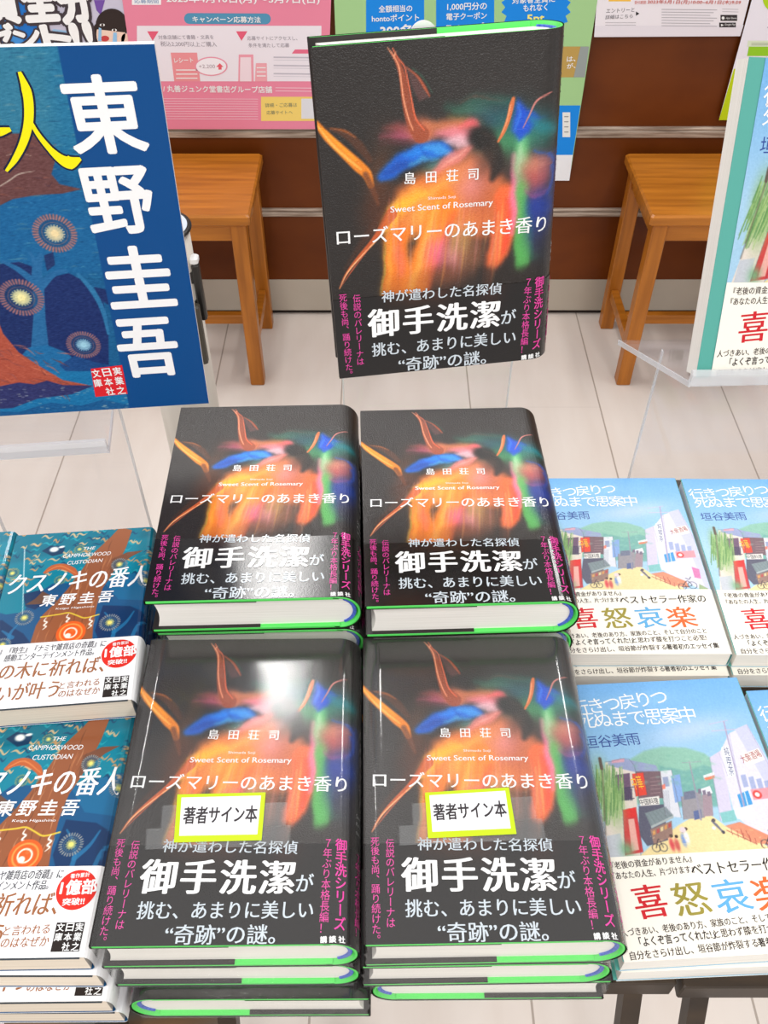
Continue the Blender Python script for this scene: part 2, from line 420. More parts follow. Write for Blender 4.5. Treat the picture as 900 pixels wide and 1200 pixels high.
# ------------------------------------------------------------------ book shapes
def make_profile(w, t, bulge, n=20, square=2.0):
    """outer line of a closed book seen from its foot: front board, rounded spine on the right, back board"""
    th = np.linspace(math.pi / 2, -math.pi / 2, 200)
    cx = np.sign(np.cos(th)) * np.abs(np.cos(th)) ** (2 / square); sz = np.sign(np.sin(th)) * np.abs(np.sin(th)) ** (2 / square)
    ax, az = w + bulge * cx, t / 2 + t / 2 * sz
    ds = np.hypot(np.diff(ax), np.diff(az)); S = np.concatenate([[0], np.cumsum(ds)]); L = S[-1]
    tx, tz = np.gradient(ax), np.gradient(az); nn = np.hypot(tx, tz); nx, nz = -tz / nn, tx / nn
    nx, nz = np.where(True, -nx * -1, nx), nz
    # outward normal: to the right / away from the middle
    flip = np.sign(nx * (ax - (w - 1)) + nz * (az - t / 2)); nx, nz = nx * flip, nz * flip
    def mapping(base, x_off=0.0, y_off=0.0):
        def f(s, y, off):
            s = np.asarray(s, float); o = off + base; sa = np.clip(s - w, 0, L)
            px = np.interp(sa, S, ax) + np.interp(sa, S, nx) * o; pz = np.interp(sa, S, az) + np.interp(sa, S, nz) * o
            fr, bk = s < w, s > w + L
            px = np.where(fr, s, np.where(bk, w - (s - w - L), px)); pz = np.where(fr, t + o, np.where(bk, -o, pz))
            return np.stack([px + x_off, np.asarray(y) + y_off, pz], 1)
        return f
    return mapping, L

def s_columns(w, L, nfront, nspine=22, w0=0.0):
    return np.concatenate([np.linspace(w0, w, nfront), np.linspace(w, w + L, nspine)[1:], [w + L + w * .5, w + L + w - w0]])

def page_block(w, t, bulge, y0, y1, z0, z1, mat, parent, x0=0.004, concave=0.0025, inset=0.0025):
    pts = []; h = z1 - z0
    for k in range(9):
        u = k / 8; pts.append((x0 + concave * math.sin(math.pi * u), z0 + h * u))
    for k in range(17):
        a = math.pi / 2 - math.pi * k / 16; pts.append((w - .001 + (bulge - inset) * math.cos(a), z0 + h / 2 + h / 2 * math.sin(a)))
    return MB().prism(pts, y0, y1).build('page_block', mat, parent)

BLACK = (34, 29, 27); SILVER = (206, 216, 224); PINK = (232, 72, 164); WHITE = (245, 245, 245)

# ---- the black novel: 13 x 19.4 cm hardcover, rounded spine on the right
HW, HH, HT, HB = 0.1255, 0.194, 0.0330, 0.0140
PITCH = 0.0355
hard_map, HL = make_profile(HW, HT, HB)
BAND_H = 0.0535

def dancer(xs, ys):
    P = Paint(xs, ys, BLACK); k = .32222 * .00049                       # metres per unit of measurement
    Z = scan(ROSE, 370, 40, .32222)
    def B(x, y, rx, ry, ang, col, a=1.0, hard=1.0): P.blob(Z(x, y)[0], rx * k * 1.15, ry * k * 1.15, -ang, col, a, hard)
    def S(pts, w, col, a=1.0, fe=2): P.stroke(Z(*[q for p in pts for q in p]), np.asarray(w) * k, col, a, fe * k)
    def G(pts, col, a=1.0, fe=14): P.poly(Z(*[q for p in pts for q in p]), col, a, fe * k)
    B(640, 180, 300, 190, 0, (48, 44, 42), .6)
    # veil of green and teal behind the shoulders
    S([(470, 262), (560, 246), (650, 240), (720, 250)], [10, 30, 36, 16], (40, 92, 76), .9, 30); S([(500, 270), (590, 276), (660, 290)], [10, 34, 20], (74, 132, 104), .8, 26)
    S([(520, 236), (600, 230), (680, 240)], [3, 8, 3], (130, 66, 54), .6, 8); S([(480, 292), (540, 304), (600, 318)], [10, 26, 10], (110, 116, 66), .7, 22)
    B(640, 300, 60, 34, 10, (28, 62, 84), .8); B(760, 340, 90, 60, 20, (34, 108, 112), .85, 1.3); B(690, 385, 80, 44, 0, (66, 138, 92), .85)
    # mauve smear at the left shoulder
    S([(250, 340), (310, 336), (370, 348)], [8, 34, 22], (150, 74, 74), .85, 24); S([(240, 366), (310, 362), (370, 366)], [8, 30, 16], (196, 92, 124), .75, 20); S([(240, 388), (300, 388), (360, 384)], [6, 22, 12], (74, 40, 50), .85, 16)
    B(236, 540, 40, 110, 8, (92, 54, 30), .8); B(220, 640, 40, 80, 20, (70, 36, 20), .7)
    # shoulders and neck
    B(392, 350, 44, 34, 20, (214, 122, 88), .95, 1.5); S([(400, 320), (460, 326), (520, 322), (570, 330)], [14, 40, 40, 16], (206, 124, 84), .9, 24); S([(440, 352), (500, 352), (566, 368)], [16, 46, 30], (236, 138, 150), .9, 22)
    S([(520, 330), (560, 322), (584, 340)], [10, 34, 12], (240, 104, 116), .85, 18); S([(466, 384), (520, 382), (570, 392)], [14, 44, 24], (240, 196, 206), .85, 20)
    # torso of layered orange veils
    G([(300, 560), (380, 500), (470, 470), (560, 440), (640, 500), (700, 560), (700, 700), (560, 740), (420, 720), (300, 740), (250, 690)], (228, 126, 62), .95, 44)
    B(600, 560, 60, 110, 0, (176, 96, 72), .85, 1.5); B(560, 540, 44, 56, 10, (234, 150, 150), .75); B(500, 520, 60, 34, -28, (220, 140, 96), .8)
    S([(300, 620), (350, 580), (430, 560), (500, 520)], [40, 54, 44, 20], (244, 164, 70), .85, 30); S([(264, 700), (290, 640), (340, 600), (400, 570)], [50, 56, 34, 14], (250, 186, 58), .9, 24); B(410, 640, 60, 40, -30, (248, 196, 92), .7)
    B(640, 640, 46, 70, 0, (196, 104, 60), .8, 1.4); B(560, 690, 60, 44, 0, (214, 120, 70), .8)
    # blue cloth across the chest
    S([(244, 512), (282, 486), (330, 450), (390, 420), (450, 412), (500, 436)], [34, 60, 64, 66, 56, 18], (18, 98, 200), 1, 16)
    S([(256, 500), (300, 478), (350, 460)], [16, 26, 12], (12, 60, 140), .7, 14); S([(320, 436), (370, 416), (410, 404)], [12, 30, 12], (34, 136, 226), .9, 14); S([(400, 404), (440, 410), (486, 432)], [14, 34, 12], (70, 158, 226), .9, 12)
    S([(340, 470), (390, 446), (440, 444)], [8, 20, 8], (96, 180, 214), .7, 12); S([(380, 396), (392, 430), (420, 446)], [3, 8, 3], (14, 76, 168), .8, 8); B(430, 470, 34, 14, -14, (70, 150, 150), .6)
    S([(560, 404), (510, 436), (462, 470), (420, 506)], [20, 44, 40, 14], (228, 132, 124), .92, 14); S([(540, 410), (490, 452), (450, 486)], [4, 10, 4], (248, 186, 170), .7, 8)
    # skirt panels
    G([(248, 730), (300, 690), (344, 706), (340, 800), (352, 950), (244, 950)], (240, 128, 40), .96, 16); S([(252, 740), (250, 830), (246, 940)], [4, 9, 9], (176, 190, 90), .6, 6); S([(306, 740), (310, 800), (316, 880)], [10, 40, 26], (240, 120, 110), .6, 22); S([(270, 730), (272, 820), (270, 930)], [6, 16, 12], (252, 176, 72), .7, 12)
    G([(352, 760), (372, 760), (352, 900), (330, 950), (346, 840)], (92, 46, 26), .75, 14)
    S([(470, 610), (440, 680), (412, 780), (380, 870), (352, 950)], [96, 104, 104, 110, 104], (246, 138, 48), .97, 22); S([(450, 600), (416, 700), (388, 800), (352, 920)], [14, 26, 26, 22], (254, 182, 84), .8, 16); S([(500, 640), (468, 740), (430, 850), (410, 940)], [14, 24, 24, 16], (226, 92, 50), .65, 16)
    B(452, 790, 42, 62, 10, (240, 112, 150), .85, 1.4); B(520, 770, 40, 60, 4, (196, 158, 96), .8, 1.3); B(508, 820, 26, 36, 0, (236, 150, 170), .6); B(570, 800, 40, 60, 0, (128, 84, 60), .85, 1.3); B(470, 880, 70, 40, 0, (150, 84, 54), .7)
    S([(690, 590), (688, 690), (664, 790), (636, 860), (622, 910)], [84, 92, 84, 50, 16], (236, 108, 58), .96, 18); S([(664, 640), (656, 740), (630, 850), (620, 906)], [5, 7, 6, 3], (252, 170, 120), .8, 6); S([(700, 600), (700, 700), (684, 790)], [20, 26, 14], (232, 70, 50), .7, 16)
    # pink and green light down the right side
    S([(716, 440), (720, 520), (718, 620), (712, 720)], [20, 40, 34, 14], (246, 128, 168), .92, 16); S([(742, 380), (744, 470), (748, 560)], [40, 66, 50], (116, 196, 128), .88, 26); S([(738, 400), (738, 450), (736, 500)], [12, 26, 12], (196, 226, 190), .7, 18)
    S([(746, 560), (752, 660), (752, 760), (748, 836)], [46, 56, 66, 58], (92, 180, 92), .94, 14); S([(770, 580), (782, 700), (784, 820)], [10, 20, 14], (36, 112, 66), .8, 14); G([(590, 850), (820, 842), (820, 960), (590, 960)], (34, 26, 22), .8, 24)
    B(800, 640, 34, 110, 0, (26, 58, 160), .85, 1.4); B(820, 740, 40, 70, 0, (36, 34, 60), .7)
    B(800, 500, 52, 58, 0, (186, 88, 84), .9, 1.6); B(790, 470, 34, 26, 0, (206, 150, 120), .6); S([(756, 566), (800, 580), (850, 560)], [6, 14, 10], (170, 80, 130), .7, 10)
    S([(790, 420), (836, 436), (866, 480), (868, 540), (838, 580)], [6, 16, 22, 20, 8], (26, 92, 206), .95, 12); S([(876, 430), (900, 500), (900, 580)], [20, 34, 20], (18, 54, 150), .85, 20); B(850, 620, 40, 40, 0, (22, 58, 150), .8)
    # blue sleeve by the raised right arm
    G([(704, 340), (718, 250), (730, 232), (760, 268), (806, 300), (764, 350), (730, 384)], (18, 76, 200), .95, 16); S([(726, 246), (730, 290), (716, 340)], [4, 12, 6], (80, 150, 236), .7, 8); S([(766, 300), (800, 330), (850, 350)], [14, 40, 26], (24, 120, 130), .8, 24)
    # everything so far is motion blur: let it run together and waver
    def mellow(c, r, n=2):
        for _ in range(n):
            for ax in (0, 1): c = sum(np.roll(c, q, ax) for q in range(-r, r + 1)) / (2 * r + 1)
        return c
    g = np.random.default_rng(21); ny, nx = P.X.shape
    wx, wy = mellow(g.normal(0, 1, (ny, nx)), 5, 3) * 16, mellow(g.normal(0, 1, (ny, nx)), 5, 3) * 20
    jj, ii = np.meshgrid(np.arange(ny), np.arange(nx), indexing='ij')
    P.c = P.c[np.clip(jj + wy, 0, ny - 1).astype(int), np.clip(ii + wx, 0, nx - 1).astype(int)]
    P.c = P.c * .5 + mellow(P.c, 3) * .5; m = P.c.mean(2, keepdims=True); P.c = np.clip(m + (P.c - m) * 1.12, 0, 255)
    # hair
    B(600, 372, 44, 34, 14, (16, 14, 13), 1, 2.4); S([(610, 380), (640, 420), (656, 470), (640, 520)], [50, 66, 54, 20], (28, 22, 20), .88, 20); S([(600, 352), (640, 372), (660, 410)], [8, 16, 8], (44, 34, 28), .8, 10); B(610, 470, 24, 40, 20, (96, 60, 46), .6)
    # arms and the trailing leg
    S([(10, 312), (50, 362), (110, 420), (160, 468), (190, 498), (206, 540)], [18, 30, 36, 42, 36, 22], (238, 134, 26), .97, 7)
    S([(12, 318), (66, 388), (120, 440), (170, 482)], [5, 9, 9, 5], (255, 190, 90), .85, 5); S([(30, 330), (90, 390), (150, 446)], [6, 12, 10], (252, 160, 30), .8, 8)
    S([(40, 328), (110, 350), (160, 392), (200, 446)], [3, 26, 34, 22], (84, 46, 26), .85, 10); S([(60, 330), (110, 340), (150, 364)], [3, 8, 4], (170, 90, 30), .8, 6); S([(186, 500), (214, 560), (232, 610)], [20, 22, 10], (110, 58, 30), .8, 10)
    S([(276, 56), (300, 96), (318, 150), (330, 230), (352, 310), (384, 356)], [6, 16, 24, 30, 40, 60], (158, 72, 42), .93, 5)
    S([(264, 42), (288, 76), (304, 110), (312, 160), (322, 230), (340, 300), (356, 340)], [3, 4, 5, 5, 5, 5, 4], (248, 160, 120), .95, 3); S([(282, 44), (300, 78), (324, 110), (338, 170), (352, 240), (366, 300), (396, 340)], [3, 4, 4, 5, 5, 5, 4], (240, 110, 70), .95, 3); S([(292, 58), (286, 78)], 4, (250, 170, 130), .9, 3)
    S([(330, 112), (370, 146), (396, 186), (414, 218)], [4, 7, 10, 4], (206, 92, 50), .85, 5); S([(352, 116), (390, 150), (424, 206)], [3, 4, 2], (50, 120, 90), .6, 4); G([(326, 110), (372, 150), (412, 222), (376, 236), (350, 180)], (128, 76, 74), .5, 12)
    S([(660, 384), (680, 346), (696, 300), (706, 254), (712, 230)], [8, 14, 16, 18, 12], (226, 116, 64), .95, 4); S([(672, 356), (690, 310), (702, 254)], [3, 5, 4], (252, 170, 120), .8, 3)
    S([(748, 336), (770, 290), (796, 238), (846, 210)], [3, 6, 7, 4], (220, 132, 124), .9, 3)
    S([(92, 920), (112, 874), (152, 816), (214, 744), (250, 690), (280, 646)], [3, 8, 12, 20, 30, 44], (206, 92, 40), .93, 5); S([(92, 922), (122, 860), (176, 796), (230, 738), (262, 700)], [2, 5, 5, 5, 4], (255, 184, 130), .95, 3)
    S([(110, 850), (170, 760), (226, 680), (250, 640)], [8, 26, 36, 24], (84, 42, 22), .5, 14); S([(96, 916), (140, 850), (200, 770)], [2, 5, 3], (226, 100, 60), .8, 4)
    # fold streaks and film grain
    rnd = random.Random(2)
    for q in range(70):
        u = rnd.random(); x = 256 + u * 440; top = 560 + rnd.random() * 160; ln = 120 + rnd.random() * 160; lean = (1 - u) * -30 - 10 if u > .25 else 0
        S([(x, top), (x + lean * .4, top + ln * .5), (x + lean, min(top + ln, 930))], [1, 5 + rnd.random() * 8, 1], ((255, 206, 130), (170, 66, 40), (246, 150, 160), (250, 170, 70))[q % 4], .2, 6)
    g = np.random.default_rng(8); n = g.normal(0, 1, P.X.shape); P.c += (n * 3.2)[..., None] * (0.6 + P.c.mean(2, keepdims=True) / 200)
    P.mix(np.clip((Z(0, 880)[0, 1] + .002 - P.Y) / .02, 0, 1) * .3, (30, 22, 18))
    return np.clip(P.c, 0, 255)

def make_hardcover(label, matrix):
    t = thing('hardcover_novel', label, 'book', matrix)
    # boards and spine of the green case
    for z in (0.0004, HT - 0.0029):
        MB().box(0.0008, HW, 0, HH, z, z + 0.0025, 0.0004).build('board', M['case_green'], t)
    v, f = [], []
    for base in (-0.0004, -0.0018):
        ss = np.linspace(HW - .004, HW + HL + .004, 30)
        for y in (0, HH): v += hard_map(base)(ss, np.full(30, y), 0 * ss).tolist()
    for i in range(29):
        a, b, c, d = i, 30 + i, 60 + i, 90 + i
        f += [(a, a + 1, b + 1, b), (c, d, d + 1, c + 1), (a, c, c + 1, a + 1), (b, b + 1, d + 1, d)]
    f += [(0, 30, 90, 60), (29, 89, 119, 59)]
    MB().add(v, f).build('case_spine', M['case_green'], t, True)
    page_block(HW, HT, HB, .0027, HH - .0027, .0029, HT - .0029, M['pages_white'], t)
    # coloured headband at both ends of the spine
    for y0, y1 in ((.0016, .0030), (HH - .0030, HH - .0016)):
        a = np.linspace(math.radians(70), math.radians(-70), 14); zc, rz, rx = HT / 2, HT / 2 - .0032, HB - .0021
        v = [(HW - .001 + (rx - d) * math.cos(q), y, zc + (rz - d * .6) * math.sin(q)) for y in (y0, y1) for d in (0, .0022) for q in a]; n = 14; f = []
        for i in range(n - 1):
            f += [(i, i + 1, n + i + 1, n + i), (2 * n + i, 3 * n + i, 3 * n + i + 1, 2 * n + i + 1), (i, 2 * n + i, 2 * n + i + 1, i + 1), (n + i, n + i + 1, 3 * n + i + 1, 3 * n + i)]
        MB().add(v, f).build('headband', M['headband'], t)
    # jacket with the blurred dancers
    s = Sheet(); xs = s_columns(HW, HL, 230); ys = np.linspace(-.0002, HH + .0002, 330)
    s.grid(xs, ys, dancer(xs, ys))
    putrow(s, rose, '島田荘司', 312, 528, 548, 514, 38, WHITE, 'serif')
    put(s, rose, 'Shimada Soji', 388, 580, 475, 575, 12, WHITE)
    put(s, rose, 'Sweet Scent of Rosemary', 270, 624, 592, 603, 26, WHITE, 'serif')
    putrow(s, rose, 'ローズマリーのあまき香り', 95, 724, 770, 684, 52, WHITE, 'serif')
    sx = HW + HL / 2
    s.column('ローズマリーのあまき香り', (sx, HH - .004), (sx, HH - .116), .0115, (226, 222, 224), 'serif')
    s.text('Sweet Scent of', (sx - .009, .072), (sx + .009, .072), .0028, WHITE); s.text('Rosemary', (sx - .009, .067), (sx + .006, .067), .0028, WHITE)
    s.text('Shimada Soji', (sx - .009, .062), (sx + .004, .062), .0022, WHITE)
    jk = s.build('jacket', hard_map(.0003), M['jacket'], t)
    # folded-in flaps of the jacket, inside both boards
    for z, e in ((HT - .0032, HT + .0003), (.0032, -.0003)):
        q = [(.072, z), (.0002, z), (-.0002, (z + e) / 2), (.0002, e)]
        v = [(x, y, zz) for y in (-.0002, HH + .0002) for x, zz in q]
        MB().add(v, [(i, i + 1, 5 + i, 4 + i) for i in range(3)]).build('jacket_flap', M['black_card'], jk)
    # paper band round the foot
    s = Sheet(); xs = s_columns(HW, HL, 60); ys = np.linspace(-.0003, BAND_H, 40); P = Paint(xs, ys, (30, 26, 25))
    for x, w, c in ((345, 60, (120, 56, 26)), (430, 40, (90, 44, 26)), (590, 40, (80, 36, 24)), (270, 30, (70, 34, 20))):
        P.blob(rose(x, 850)[0], w * .00018, .012, 0, c, .55)
    s.grid(xs, ys, P.c)
    put(s, rose, '神が遣わした名探偵', 243, 910, 622, 885, 38, SILVER, 'serif')
    putrow(s, rose, '御手洗潔', 205, 1024, 617, 992, 88, (250, 250, 250), 'serifbold')
    put(s, rose, 'が', 622, 984, 668, 980, 46, SILVER, 'serif')
    put(s, rose, '挑む、あまりに美しい', 213, 1088, 668, 1047, 44, SILVER, 'serif')
    put(s, rose, '“奇跡”の謎。', 298, 1140, 575, 1114, 46, SILVER, 'serif')
    putcol(s, rose, '伝説のバレリーナは', 162, 882, 175, 1116, 25, PINK, 'regular')
    putcol(s, rose, '死後も尚、踊り続けた。', 118, 880, 141, 1158, 25, PINK, 'regular')
    putcol(s, rose, '御手洗シリーズ', 744, 830, 735, 1068, 31, PINK, 'medium')
    putcol(s, rose, '７年ぶり本格長編！', 708, 832, 695, 1080, 25, PINK, 'regular')
    putrow(s, rose, '講談社', 688, 1102, 748, 1094, 15, WHITE, 'bold')
    s.column('７年ぶり本格長編！', (HW + HL * .36, BAND_H - .002), (HW + HL * .36, .006), .0065, PINK, 'medium')
    s.column('御手洗シリーズ', (HW + HL * .6, BAND_H - .002), (HW + HL * .6, .006), .0075, PINK, 'medium')
    s.build('paper_band', hard_map(.0006), M['band_black'], t)
    return t
M['black_card'] = new_mat('black_jacket_paper', 0.4, (34, 29, 27))[0]

def shrink_wrap(t, seed):
    """clear cellophane closed round a hardcover, crinkled over both ends"""
    rnd = random.Random(seed); m = hard_map(.00095)
    ss = np.concatenate([np.linspace(.001, HW, 12), np.linspace(HW, HW + HL, 16)[1:], np.linspace(HW + HL, HW + HL + HW - .001, 12)[1:]])
    ys = np.linspace(-.0008, HH + .0008, 10); v, f = [], []; n = len(ss)
    for y in ys: v += m(ss, np.full(n, y), 0 * ss).tolist()
    for j in range(9):
        for i in range(n): f.append((j * n + i, j * n + (i + 1) % n, (j + 1) * n + (i + 1) % n, (j + 1) * n + i))
    o = MB().add(v, f).build('shrink_wrap', M['wrap'], t, True)
    # crinkled ends: the film dips in over the page edges
    for y, sgn in ((-.0008, 1), (HH + .0008, -1)):
        v, f = [], []; nx, nz = 22, 6
        for i in range(nx + 1):
            for k in range(nz + 1):
                x = .001 + (HW + HB - .004) * i / nx; z = HT * k / nz; inner = 0 < k < nz
                v.append((x + (rnd.random() - .5) * .003 * inner, y + sgn * .0016 * (.35 + .65 * rnd.random()) * inner, z + (rnd.random() - .5) * .002 * inner))
        for i in range(nx):
            for k in range(nz): f.append((i * (nz + 1) + k, (i + 1) * (nz + 1) + k, (i + 1) * (nz + 1) + k + 1, i * (nz + 1) + k + 1))
        e = MB().add(v, f).build('wrap_end', M['wrap_end'], o, True); e['label'] = 'crinkled folded end of the cellophane'

def sign_card(t, quad):
    """white card with a yellow-green border taped onto the wrapped book; quad = its corners on the cover"""
    q = np.asarray(quad, float); lerp = lambda u, v: (q[0] * (1 - u) + q[1] * u) * (1 - v) + (q[3] * (1 - u) + q[2] * u) * v
    s = Sheet(.0001); s.poly([lerp(*p) for p in ((0, 0), (1, 0), (1, 1), (0, 1))], (196, 226, 30), 0)
    s.poly([lerp(*p) for p in ((.055, .13), (.945, .12), (.95, .93), (.05, .93))], (246, 247, 250), 1)
    a, b = lerp(.085, .37), lerp(.925, .37); s.text('著者サイン本', a, b, np.linalg.norm(lerp(.5, .72) - lerp(.5, .37)), (58, 52, 56), 'medium', 2)
    card = s.build('sign_card', hard_map(.0016), M['satin'], t); card['label'] = 'white card with yellow-green border reading 著者サイン本'
    # strips of clear tape with serrated ends
    for (x0, x1, y0, y1) in ((-.16, 1.26, .26, .78), (-.32, 1.32, -.12, .30)):
        n = 26; L_ = [lerp(x0 + (.012 if k % 2 else -.012), y0 + (y1 - y0) * k / n) for k in range(n + 1)]; R_ = [lerp(x1 + (.012 if k % 2 else -.012), y0 + (y1 - y0) * k / n) for k in range(n + 1)]
        P = np.array(L_ + R_); mm = hard_map(.00125); v = mm(P[:, 0], P[:, 1], 0 * P[:, 0]).tolist()
        MB().add(v, [(k, n + 1 + k, n + 2 + k, k + 1) for k in range(n)]).build('tape', M['tape'], card)

# ---- the paperback essay book with the painted street
SW, SH, ST, SB = 0.130, 0.191, 0.0155, 0.0012
SPITCH = 0.0165
soft_map, SL = make_profile(SW, ST, SB, square=4.0)
STREET_BAND = float(stI(400, 625)[0, 1])

def street(xs, ys):
    P = Paint(xs, ys, (112, 172, 226)); g = np.clip((P.Y - .11) / .08, 0, 1)
    P.mix(1 - g, (164, 202, 228)); P.blob((.085, .150), .03, .008, 10, (214, 216, 236), .5); P.blob((.05, .175), .03, .006, 5, (150, 198, 236), .5)
    I = lambda *p: stI(*p); G = lambda *p: stG(*p); k = .00022
    P.poly(I(200, 330, 280, 282, 340, 268, 420, 272, 480, 290, 540, 330, 540, 460, 240, 460), (140, 188, 170), 1, .002)
    P.poly(I(330, 330, 420, 350, 480, 330, 545, 350, 545, 470, 330, 470), (112, 168, 162), .9, .002)
    # road
    P.poly(I(255, 640, 300, 600, 395, 530, 440, 505, 500, 495, 560, 540, 690, 600, 720, 640), (234, 214, 158), 1, .0008)
    # left side of the street
    P.poly(I(150, 318, 248, 330, 268, 640, 150, 640), (222, 210, 200)); P.poly(I(160, 318, 215, 308, 320, 330, 330, 350, 250, 352, 160, 330), (150, 160, 196))
    P.poly(I(172, 312, 214, 306, 214, 318, 172, 322), (210, 160, 176)); P.poly(I(182, 362, 232, 355, 238, 440, 192, 448), (110, 84, 110)); P.poly(I(196, 372, 208, 370, 212, 430, 201, 432), (190, 150, 150))
    for q in range(9): P.stroke(I(190 + q * 6, 408, 191 + q * 6, 446), 1.6 * k * 2, (60, 56, 84))
    P.stroke(I(186, 408, 244, 402), 3 * k, (60, 56, 84)); P.stroke(I(190, 448, 246, 440), 3 * k, (60, 56, 84))
    P.poly(I(330, 350, 372, 346, 404, 505, 352, 500), (216, 218, 226)); P.poly(I(342, 370, 360, 368, 366, 400, 346, 402), (150, 160, 190)); P.poly(I(326, 402, 350, 392, 352, 408, 330, 414), (232, 130, 110))
    P.poly(I(252, 350, 335, 350, 345, 440, 262, 440), (120, 96, 104)); P.poly(I(240, 358, 278, 354, 290, 428, 252, 434), (226, 70, 54))
    P.poly(I(262, 440, 330, 432, 332, 462, 268, 468), (236, 232, 226)); P.poly(I(262, 466, 345, 460, 360, 580, 290, 600, 262, 560), (92, 92, 110))
    P.poly(I(208, 478, 252, 470, 276, 620, 216, 630), (206, 58, 62)); P.poly(I(226, 510, 246, 508, 262, 612, 238, 616), (232, 170, 160)); P.poly(I(208, 478, 252, 470, 256, 500, 214, 506), (222, 50, 48))
    P.poly(I(282, 490, 352, 468, 378, 498, 302, 532), (128, 142, 146)); P.poly(I(302, 532, 378, 498, 378, 506, 304, 541), (170, 180, 180))
    P.poly(I(300, 545, 372, 515, 376, 566, 312, 596), (150, 120, 110))
    P.poly(I(370, 366, 400, 360, 412, 448, 384, 456), (132, 164, 214)); P.poly(I(404, 436, 470, 418, 484, 506, 412, 512), (150, 146, 152)); P.poly(I(412, 420, 448, 414, 456, 440, 414, 446), (112, 118, 140))
    P.poly(I(470, 410, 500, 400, 510, 424, 476, 430), (230, 230, 236)); P.poly(I(474, 430, 506, 424, 512, 500, 480, 502), (160, 140, 150)); P.poly(I(445, 484, 470, 478, 474, 508, 448, 514), (92, 106, 150))
    P.stroke(I(432, 316, 452, 414, 470, 512), np.array([3, 5, 6]) * k, (150, 146, 160)); P.stroke(I(408, 322, 470, 318), 2 * k, (160, 150, 170))
    # stone gate, bushes, willow
    P.poly(I(150, 566, 200, 556, 214, 644, 158, 644), (192, 196, 204)); P.blob(I(222, 610)[0], .004, .005, 0, (110, 168, 120), .9)
    rnd = random.Random(4); P.blob(I(160, 420)[0], .0075, .022, 4, (140, 176, 110), .85, 1.6)
    for q in range(130):
        x = 118 + rnd.random() * 92; y = 326 + rnd.random() * 150 * (1 - abs(x - 160) / 130); l = 30 + rnd.random() * 60
        P.stroke(I(x, y, x + rnd.uniform(-5, 4), y + l), 3 * k, ((118, 158, 92), (160, 190, 122), (92, 140, 84))[q % 3], .8)
    P.stroke(I(132, 306, 138, 340), 10 * k, (96, 84, 74)); P.stroke(I(140, 330, 150, 560), 6 * k, (110, 96, 84), .5)
    # right side of the street
    P.poly(G(430, 250, 470, 232, 480, 400, 440, 415), (206, 200, 222)); P.poly(G(462, 240, 500, 190, 560, 170, 590, 230, 640, 330, 672, 505, 600, 470, 520, 430, 486, 400), (216, 214, 232))
    P.poly(G(520, 180, 560, 168, 700, 420, 700, 510, 672, 505, 600, 330), (196, 198, 224))
    P.poly(G(470, 226, 496, 220, 508, 298, 480, 304), (240, 240, 244)); P.poly(G(528, 246, 588, 232, 604, 262, 544, 278), (238, 232, 228))
    for q in range(4): P.poly(G(520 + q * 24, 300 + q * 6, 536 + q * 24, 298 + q * 6, 542 + q * 24, 330 + q * 6, 526 + q * 24, 332 + q * 6), (160, 170, 206))
    P.poly(G(502, 350, 538, 340, 548, 376, 510, 384), (66, 150, 210)); P.stroke(G(514, 348, 520, 382), 3 * k, (220, 230, 240)); P.stroke(G(526, 345, 532, 379), 3 * k, (220, 230, 240))
    P.poly(G(486, 388, 540, 378, 548, 416, 494, 412), (232, 230, 238)); P.poly(G(440, 394, 486, 388, 492, 416, 446, 420), (130, 190, 190))
    P.poly(G(546, 338, 620, 334, 628, 362, 552, 366), (216, 150, 160)); P.disc(G(566, 352)[0], .003, (214, 70, 66)); P.disc(G(566, 352)[0], .0016, (236, 220, 220))
    P.poly(G(402, 296, 436, 288, 438, 302, 406, 308), (236, 240, 244)); P.poly(G(404, 302, 438, 296, 438, 304, 408, 309), (226, 120, 90))
    P.poly(G(452, 428, 500, 420, 590, 460, 600, 486, 540, 476), (214, 140, 110)); P.stroke(G(456, 440, 546, 480), 2.5 * k, (170, 74, 70)); P.stroke(G(500, 440, 506, 462), 2 * k, (170, 74, 70)); P.stroke(G(516, 444, 528, 470, 510, 462), 2 * k, (170, 74, 70))
    P.stroke(G(488, 160, 520, 380), 5 * k, (168, 160, 190)); P.stroke(G(440, 164, 500, 156), 2 * k, (196, 180, 200)); P.stroke(G(446, 182, 520, 180), 2 * k, (210, 180, 190))
    P.poly(G(610, 400, 640, 410, 648, 450, 622, 444), (206, 120, 170)); P.poly(G(640, 470, 676, 490, 680, 512, 640, 500), (150, 170, 130))
    # bicycle, scooter, people
    for x, y, r in ((574, 482, 16), (614, 476, 18)): P.disc(G(x, y)[0], r * .00021, (60, 60, 70), 1, r * .00021 - .0005)
    P.stroke(G(574, 482, 592, 458, 612, 476, 590, 482, 574, 482), .0006, (60, 60, 70)); P.stroke(G(586, 446, 600, 452, 606, 442), .0006, (60, 60, 70))
    P.stroke(G(412, 414, 424, 424, 440, 440), np.array([5, 9, 6]) * k, (110, 112, 130)); P.disc(G(418, 412)[0], .0012, (80, 76, 84)); P.disc(G(444, 444)[0], .0012, (70, 70, 84)); P.disc(G(416, 432)[0], .0012, (220, 224, 230))
    for x, y, c in ((280, 468, (214, 80, 84)), (296, 470, (206, 96, 90)), (318, 458, (120, 150, 206)), (328, 452, (232, 232, 236))):
        P.blob(G(x, y)[0], .0016, .0042, 0, c, 1, 2); P.disc(G(x, y - 22)[0], .0011, (70, 54, 50))
    P.disc(G(318, 432)[0], .002, (222, 206, 210)); 
    for x in (230, 252): P.disc(G(x, 474)[0], .0028, (70, 70, 80), 1, .0023)
    P.stroke(G(230, 474, 240, 452, 252, 474), .0006, (80, 70, 76))
    # fine dark drawing over the painted shapes
    LN = (84, 76, 92)
